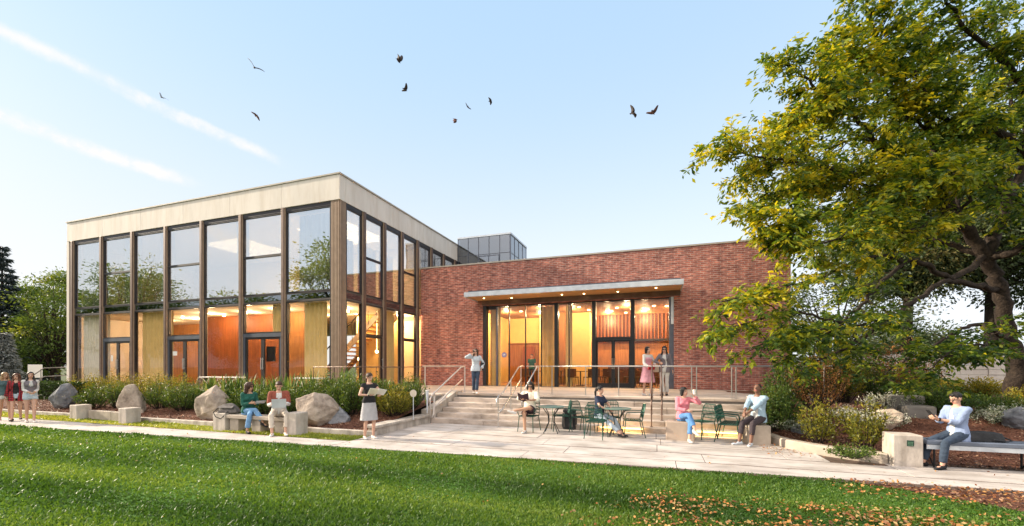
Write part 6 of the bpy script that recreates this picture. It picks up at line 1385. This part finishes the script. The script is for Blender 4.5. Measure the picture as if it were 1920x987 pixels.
def facing(loc, off=0): return math.atan2(-loc[0], loc[1]) + R(off)      # 0 = looks at the viewer, positive turns to the viewer's right
def box_thing(name, c, ax, ay, az, mat, label, cat, bevel=.004, parts=()):
    e = empty(name, tuple(c), 0, label, cat); ax, ay, az = map(Vector, (ax, ay, az)); m = MB(); m.obox((0, 0, 0), ax, ay, az); m.build(name + '_body', mat, e, local=True, bevel=bevel); return e

# three women walking
WALK = dict(kL=(.05, -1, .1), kR=(-.05, -1, .1))
GW = 'women walking side by side on the left path'
def ground_loc(px, py, z=0): p = gr(px, py, z); return (p.x, p.y, z)
l = ground_loc(10, 792); l = (l[0] - .02, 7.95, 0)
person('woman with light hair in teal shirt and white shorts, leftmost of three walkers', (colX(9, 7.95), 7.95, 0), facing(l, 8), 1.66, 'f', 'skin_tan', ('long', 'hair_light'), False,
       (('shorts', 'c_white', dict(ln=.35, fl=.01)), ('shirt', 'c_teal', dict(sl=.9, hem=-.02))), GW, aL=(.09, -.22, .09), aR=(-.09, .18, .12), hR=(-.30, -.02, .86), hL=(.25, -.10, .85), head=(15, 0), shoes='c_white', pitchR=-25, **WALK)
l = (colX(31, 8.1), 8.1, 0)
person('woman with auburn hair in open red plaid shirt and denim shorts, middle walker', l, facing(l, -8), 1.62, 'f', 'skin_light', ('wavy', 'hair_auburn'), False,
       (('vest', 'c_black', dict(sl=0, hem=.06, i=.010, top=.46)), ('shorts', 'c_denim_light', dict(ln=.3, fl=.01)), ('jacket', 'c_plaid', dict(sl=1.9, hem=-.20, i=.022, open=.06, fl=.06))), GW, aL=(.07, .20, .12), aR=(-.08, -.20, .09), hL=(.30, -.06, .83), hR=(-.28, .05, .82), head=(-10, -5), shoes='c_black', **WALK)
l = (colX(57, 8.0), 8.0, 0)
person('woman with long black hair in grey vest, white sleeves and denim shorts, rightmost walker', l, facing(l, 5), 1.68, 'f', 'skin_light', ('long', 'hair_black'), False,
       (('blouse', 'c_white', dict(sl=1.85, hem=.08, i=.012)), ('shorts', 'c_denim_light', dict(ln=.33, fl=.012)), ('vest', 'c_blazer', dict(sl=0, hem=.12, i=.024, open=.05, top=.50))), GW, aL=(.07, -.16, .09), aR=(-.07, .14, .10), hL=(.08, -.20, 1.04), hR=(-.06, -.22, 1.04), eL=(.3, .8, -.5), eR=(-.3, .8, -.5), head=(0, 2), shoes='c_white', **WALK)
# woman in green on the bench
SEAT = .46; Yb = 8.94
def sit(px, Y, z): return (colX(px, Y), Y, 0)
l = sit(466, Yb, 0)
w4 = person('seated woman with dark curly hair, green sweater and blue jeans, legs crossed', l, facing(l, 12), 1.74, 'f', 'skin_tan', ('curly', 'hair_brown'), True,
       (('jeans', 'c_denim', dict(ln=1.86, fl=.022, i=.012)), ('sweater', 'c_green', dict(sl=1.88, hem=-.04, i=.018, loose=.010))), None, hip=(0, 0, .585), lean=.10, head=(38, -4), aL=(-.12, -.44, .09), aR=(.22, -.62, .30), kL=(-.1, -.6, 1), kR=(.10, -.5, 1), hL=(.12, -.28, .80), hR=(-.02, -.28, .82), eL=(.4, .6, -.8), eR=(-.4, .6, -.8), shoes='c_black', fL=5, fR=35, pitchR=-25)
c = w4['wl'](Vector((.20, -.42, .84))); d = w4['right']; f = w4['fwd']
t = box_thing('tablet', c, d * .12, (f * .08 + Vector((0, 0, .04))), Vector((0, 0, .004)) - f * .002, 'zinc', 'thin grey tablet held by the seated woman in green', 'tablet')
# man with the laptop
l = sit(523, Yb, 0)
w5 = person('seated young man with short brown hair, white shirt with rust sleeves and beige trousers', l, facing(l, 0), 1.84, 'm', 'skin_light', ('short', 'hair_brown'), False,
       (('trousers', 'c_beige', dict(ln=1.72, fl=.004)), ('shirt', 'c_white', dict(sl=1.8, hem=-.04, i=.014)), ('jacket', 'c_rust', dict(sl=.75, hem=.26, i=.026, open=.085, top=.52, name='draped_sweater'))), None, hip=(0, 0, .575), lean=.16, head=(0, -32), aL=(.15, -.47, .09), aR=(-.15, -.47, .09), kL=(.2, -.5, 1), kR=(-.2, -.5, 1), hL=(.13, -.34, .80), hR=(-.13, -.34, .80), eL=(.35, .6, -.8), eR=(-.35, .6, -.8), palmL=(0, .1, -1), palmR=(0, .1, -1), curl=.25, fL=10, fR=-10)
c = w5['wl'](Vector((0, -.40, .755))); e = empty('laptop', tuple(c), w5['rz'], 'open grey laptop on the knees of the seated man', 'laptop')
m = MB(); m.box(-.17, .17, -.12, .12, -.008, .008); m.build('keyboard_base', 'zinc', e, local=True, bevel=.004); m = MB(); m.obox((0, -.155, .115), (.17, 0, 0), (0, -.035, .112), (0, .004, .001)); m.build('screen_lid', 'zinc', e, local=True, bevel=.004)
# standing woman with folder
l = (colX(692, 9.02), 9.02, 0)
w6 = person('standing woman in sleeveless black top and grey skirt reading a folder', l, facing(l, 22), 1.70, 'f', 'skin_light', ('pony', 'hair_brown'), False,
       (('vest', 'c_black', dict(sl=.12, hem=.02, i=.013)), ('skirt', 'c_grey', dict(len=.44))), None, head=(12, -22), hL=(.15, -.30, 1.14), hR=(-.10, -.26, 1.16), eL=(.9, .3, -.5), eR=(-.9, .4, -.5), aL=(.10, -.04, .09), aR=(-.10, .03, .09), palmL=(0, 0, 1), palmR=(0, 0, 1), curl=.5, watch='R', shoes='c_white')
c = w6['wl'](Vector((.06, -.36, 1.19))); f, d = w6['fwd'], w6['right']
e = empty('folder', tuple(c), 0, 'open cream folder of papers held by the standing woman', 'folder'); m = MB(); m.obox(-d * .11 + Vector((0, 0, .02)), d * .105 + Vector((0, 0, -.012)), f * .10 + Vector((0, 0, .09)), Vector((0, 0, .003)) - f * .002); m.build('cover', 'c_cream', e, local=True); m = MB(); m.obox(d * .11 + Vector((0, 0, .01)), d * .105 + Vector((0, 0, -.02)), f * .10 + Vector((0, 0, .07)), Vector((0, 0, .003)) - f * .002); m.build('page', 'paper', e, local=True)
# woman on terrace with phone
l = ground_loc(892, 738, TZ)
w7 = person('woman in pale sweatshirt and dark trousers talking on a phone by the brick wall', l, facing(l, 4), 1.66, 'f', 'skin_light', ('wavy', 'hair_brown'), True,
       (('trousers', 'c_denim_dark', dict(ln=1.9, fl=.02, i=.014)), ('sweater', 'c_lightcoat', dict(sl=1.88, hem=-.06, i=.020, loose=.012))), None, head=(-15, 4), aL=(.02, -.16, .09), aR=(-.06, .10, .10), hR=(-.17, -.12, 1.52), eR=(-1, -.2, -.6), hL=(.22, -.08, .95), eL=(.9, .5, -.2), palmR=(1, 0, 0), shoes='c_white')
box_thing('phone', w7['wl'](Vector((-.10, -.07, 1.53))), w7['right'] * .006, w7['fwd'] * .035, Vector((0, 0, .07)), 'c_black', 'phone held to the ear of the woman by the brick wall', 'phone')
p = w7['wl'](Vector((.24, .06, .92))); e = bag_mesh('shoulder_bag', (p.x, p.y, p.z - .08), .16, .26, .30, 'bag_black', 'black shoulder bag hanging at the hip of the woman on the phone', w7['rz'], 9, .2)
m = MB(); m.tube([(-.02, -.10, .26), (-.07, -.06, .5), (-.11, 0, .60), (-.07, .08, .5), (-.02, .10, .26)], .012, 6); m.build('strap', 'bag_black', e, local=True)
# reading man
l = (c_man.location.x, c_man.location.y, 0)
w8 = person('man in cream shirt and dark shorts reading a book in a garden chair', l, facing(l, -14), 1.80, 'm', 'skin_tan', ('bob', 'hair_black'), True,
       (('shorts', 'c_shorts', dict(ln=.8, fl=.02)), ('shirt', 'c_cream', dict(sl=1.0, hem=-.06, i=.02, loose=.02))), None, hip=(0, .06, .565), lean=-.16, head=(8, -18), aR=(-.02, -.38, .09), aL=(-.30, -.42, .60), kR=(.0, -.6, 1), kL=(1, -.6, .4), hL=(.10, -.30, .88), hR=(-.12, -.33, .90), eL=(1, .2, -.5), eR=(-1, .2, -.5), palmL=(0, .2, 1), palmR=(0, .2, 1), shoes='c_white', fL=-80, fR=-12, pitchL=20)
c = w8['wl'](Vector((-.06, -.43, .98))); d, f = w8['right'], w8['fwd']; e = empty('book', tuple(c), 0, 'open dark maroon book held by the reading man', 'book')
for q, lab in ((-1, 'cover'), (1, 'cover')): m = MB(); m.obox(d * q * .075 + Vector((0, 0, .01)), d * .075 + Vector((0, 0, .03 * q)), f * .05 + Vector((0, 0, .10)), f * .008); m.build(lab, 'c_shorts', e, local=True); m = MB(); m.obox(d * q * .075 + Vector((0, 0, .01)) - f * .014, d * .068 + Vector((0, 0, .028 * q)), f * .045 + Vector((0, 0, .09)), f * .004); m.build('pages', 'paper', e, local=True)
# woman with ponytail
l = (c_wo.location.x, c_wo.location.y, 0)
person('woman with long dark ponytail, navy top and pale jeans seated sideways at a table', l, R(66), 1.68, 'f', 'skin_light', ('pony', 'hair_black'), False,
       (('jeans', 'c_denim_light', dict(ln=1.78, fl=.012)), ('shirt', 'c_navy', dict(sl=.5, hem=-.04, i=.014))), None, hip=(0, .04, .565), lean=.02, head=(5, -4), aL=(.12, -.60, .09), aR=(-.12, -.72, .09), kL=(.1, -.6, 1), kR=(-.1, -.6, 1), hL=(.10, -.30, .72), hR=(-.10, -.30, .72), eL=(1, .3, -.3), eR=(-1, .3, -.3), shoes='c_black', fL=0, fR=-8)
# terrace pair
l = (colX(1214, 15.05), 15.05, TZ)
w10 = person('woman with dark bob in pink sleeveless dress over white blouse on the terrace', l, facing(l, 40), 1.68, 'f', 'skin_light', ('bob', 'hair_black'), False,
       (('blouse', 'c_white', dict(sl=1.7, hem=.05, i=.013, loose=.014)), ('dress', 'c_rose', dict(sl=0, i=.024, top=.42, len=.46, hem=-.05))), None, head=(10, 3), aL=(.07, -.10, .09), aR=(-.07, .12, .09), hL=(.16, -.20, 1.06), hR=(-.10, -.24, .98), eL=(.8, .5, -.4), eR=(-.8, .5, -.4), shoes='c_white')
box_thing('clutch_bag', w10['wl'](Vector((-.08, -.30, .96))), w10['right'] * .13, w10['fwd'] * .025, Vector((0, 0, .08)) + w10['right'] * .02, 'c_red', 'dark red clutch bag held by the woman in the pink dress', 'bag', .01)
l = (colX(1246, 15.2), 15.2, TZ)
w11 = person('woman with sunglasses, dark blazer and white trousers walking on the terrace', l, facing(l, -6), 1.70, 'f', 'skin_light', ('long', 'hair_black'), True,
       (('blouse', 'c_white', dict(sl=0, hem=.02, i=.010)), ('trousers', 'c_white', dict(ln=1.92, fl=.035, i=.012, waist=.12)), ('jacket', 'c_blazer', dict(sl=1.9, hem=-.12, i=.022, open=.07))), None, head=(0, -8), aL=(.05, .14, .10), aR=(-.06, -.18, .09), hL=(.27, .02, .86), hR=(-.14, -.22, 1.14), eR=(-.9, .4, -.5), belt='c_black', shoes='c_black')
p = w11['wl'](Vector((-.30, -.10, .80))); e = bag_mesh('handbag', (p.x, p.y, p.z), .26, .12, .26, 'tan_stone', 'tan handbag between the two women on the terrace', w11['rz'], 12, .2); m = MB(); m.tube([(-.08, 0, .22), (-.06, 0, .36), (.06, 0, .36), (.08, 0, .22)], .009, 6); m.build('handle', 'tan_stone', e, local=True)
# pink sweater woman
l = (colX(1282, 11.5), 11.5, 0)
w12 = person('seated woman with dark bob, pink sweater and blue jeans lifting a cup', l, facing(l, 14), 1.64, 'f', 'skin_light', ('bob', 'hair_black'), False,
       (('jeans', 'c_denim_mid', dict(ln=1.72, fl=.010)), ('sweater', 'c_pink', dict(sl=1.85, hem=-.05, i=.022, loose=.010))), None, hip=(0, .03, .605), lean=.02, head=(42, 0), aL=(.02, -.50, .10), aR=(.14, -.56, .34), kL=(.1, -.6, 1), kR=(.1, -.5, 1), hL=(.20, -.26, 1.18), hR=(.02, -.26, .80), eL=(.9, -.1, -.7), eR=(-.9, .2, -.5), shoes='c_white', fL=5, fR=25, pitchR=-20)
p = w12['wl'](Vector((.17, -.31, 1.16))); e = empty('paper_cup', tuple(p), 0, 'white paper cup held by the woman in the pink sweater', 'cup'); m = MB(); m.lathe((0, 0, 0), [(.028, 0), (.040, .10), (.038, .101)], 14); m.build('cup_body', 'paper', e, local=True); m = MB(); m.lathe((0, 0, 0), [(.043, .102), (.043, .112), (.03, .118)], 14); m.build('lid', 'c_cream', e, local=True)
# man in light blue
l = (colX(1420, 11.42), 11.42, 0)
person('seated bearded man in open light blue shirt over white tee looking up to the left', l, facing(l, -34), 1.78, 'm', 'skin_brown', ('buzz', 'hair_black'), False,
       (('trousers', 'c_trouser', dict(ln=1.6, fl=.004)), ('shirt', 'c_white', dict(sl=0, hem=-.04, i=.011, name='tee')), ('shirt', 'c_paleblue', dict(sl=1.5, hem=-.09, i=.017, open=.05, loose=.004))), None, hip=(0, .04, .600), lean=.04, head=(10, 14), aL=(.13, -.42, .09), aR=(-.10, -.50, .09), kL=(.15, -.5, 1), kR=(-.1, -.6, 1), hL=(.02, -.42, .72), hR=(-.02, -.46, .72), eL=(1, .2, -.3), eR=(-1, .2, -.3), palmL=(-.5, .2, -1), palmR=(.5, .2, -1), shoes='c_lightcoat', fL=20, fR=-20)
# man on the right bench
l = (colX(1793, 9.9), 9.9, 0)
w14 = person('seated man with glasses in pale blue shirt and dark jeans looking at his phone', l, facing(l, -42), 1.68, 'm', 'skin_light', ('short', 'hair_black'), 'clear',
       (('jeans', 'c_denim_dark', dict(ln=1.9, fl=.008)), ('shirt', 'c_white', dict(sl=0, hem=-.04, i=.011, name='tee')), ('shirt', 'c_skyshirt', dict(sl=1.45, hem=-.12, i=.016, open=.035, loose=.004))), None, hip=(0, .03, .635), lean=.03, head=(-6, -26), aL=(.14, -.42, .09), aR=(-.14, -.50, .09), kL=(.15, -.5, 1), kR=(-.15, -.6, 1), hL=(.02, -.36, .92), hR=(-.06, -.36, .93), eL=(.4, .6, -.8), eR=(-.4, .6, -.8), palmL=(-.6, .3, .8), palmR=(.6, .3, .8), shoes='c_black', fL=10, fR=-16, watch='L')
box_thing('phone', w14['wl'](Vector((-.03, -.46, .99))), w14['right'] * .036, w14['fwd'] * .05 + Vector((0, 0, .06)), Vector((0, 0, .004)), 'c_black', 'dark phone held by the seated man on the blue bench', 'phone')
# someone inside the cafe
person('person in teal top standing inside the cafe behind the entrance glass', (colX(997, 22.8), 22.8, TZ), 0, 1.7, 'm', 'skin_tan', ('short', 'hair_black'), False, (('trousers', 'c_navy', {}), ('shirt', 'c_green', dict(sl=.5))))
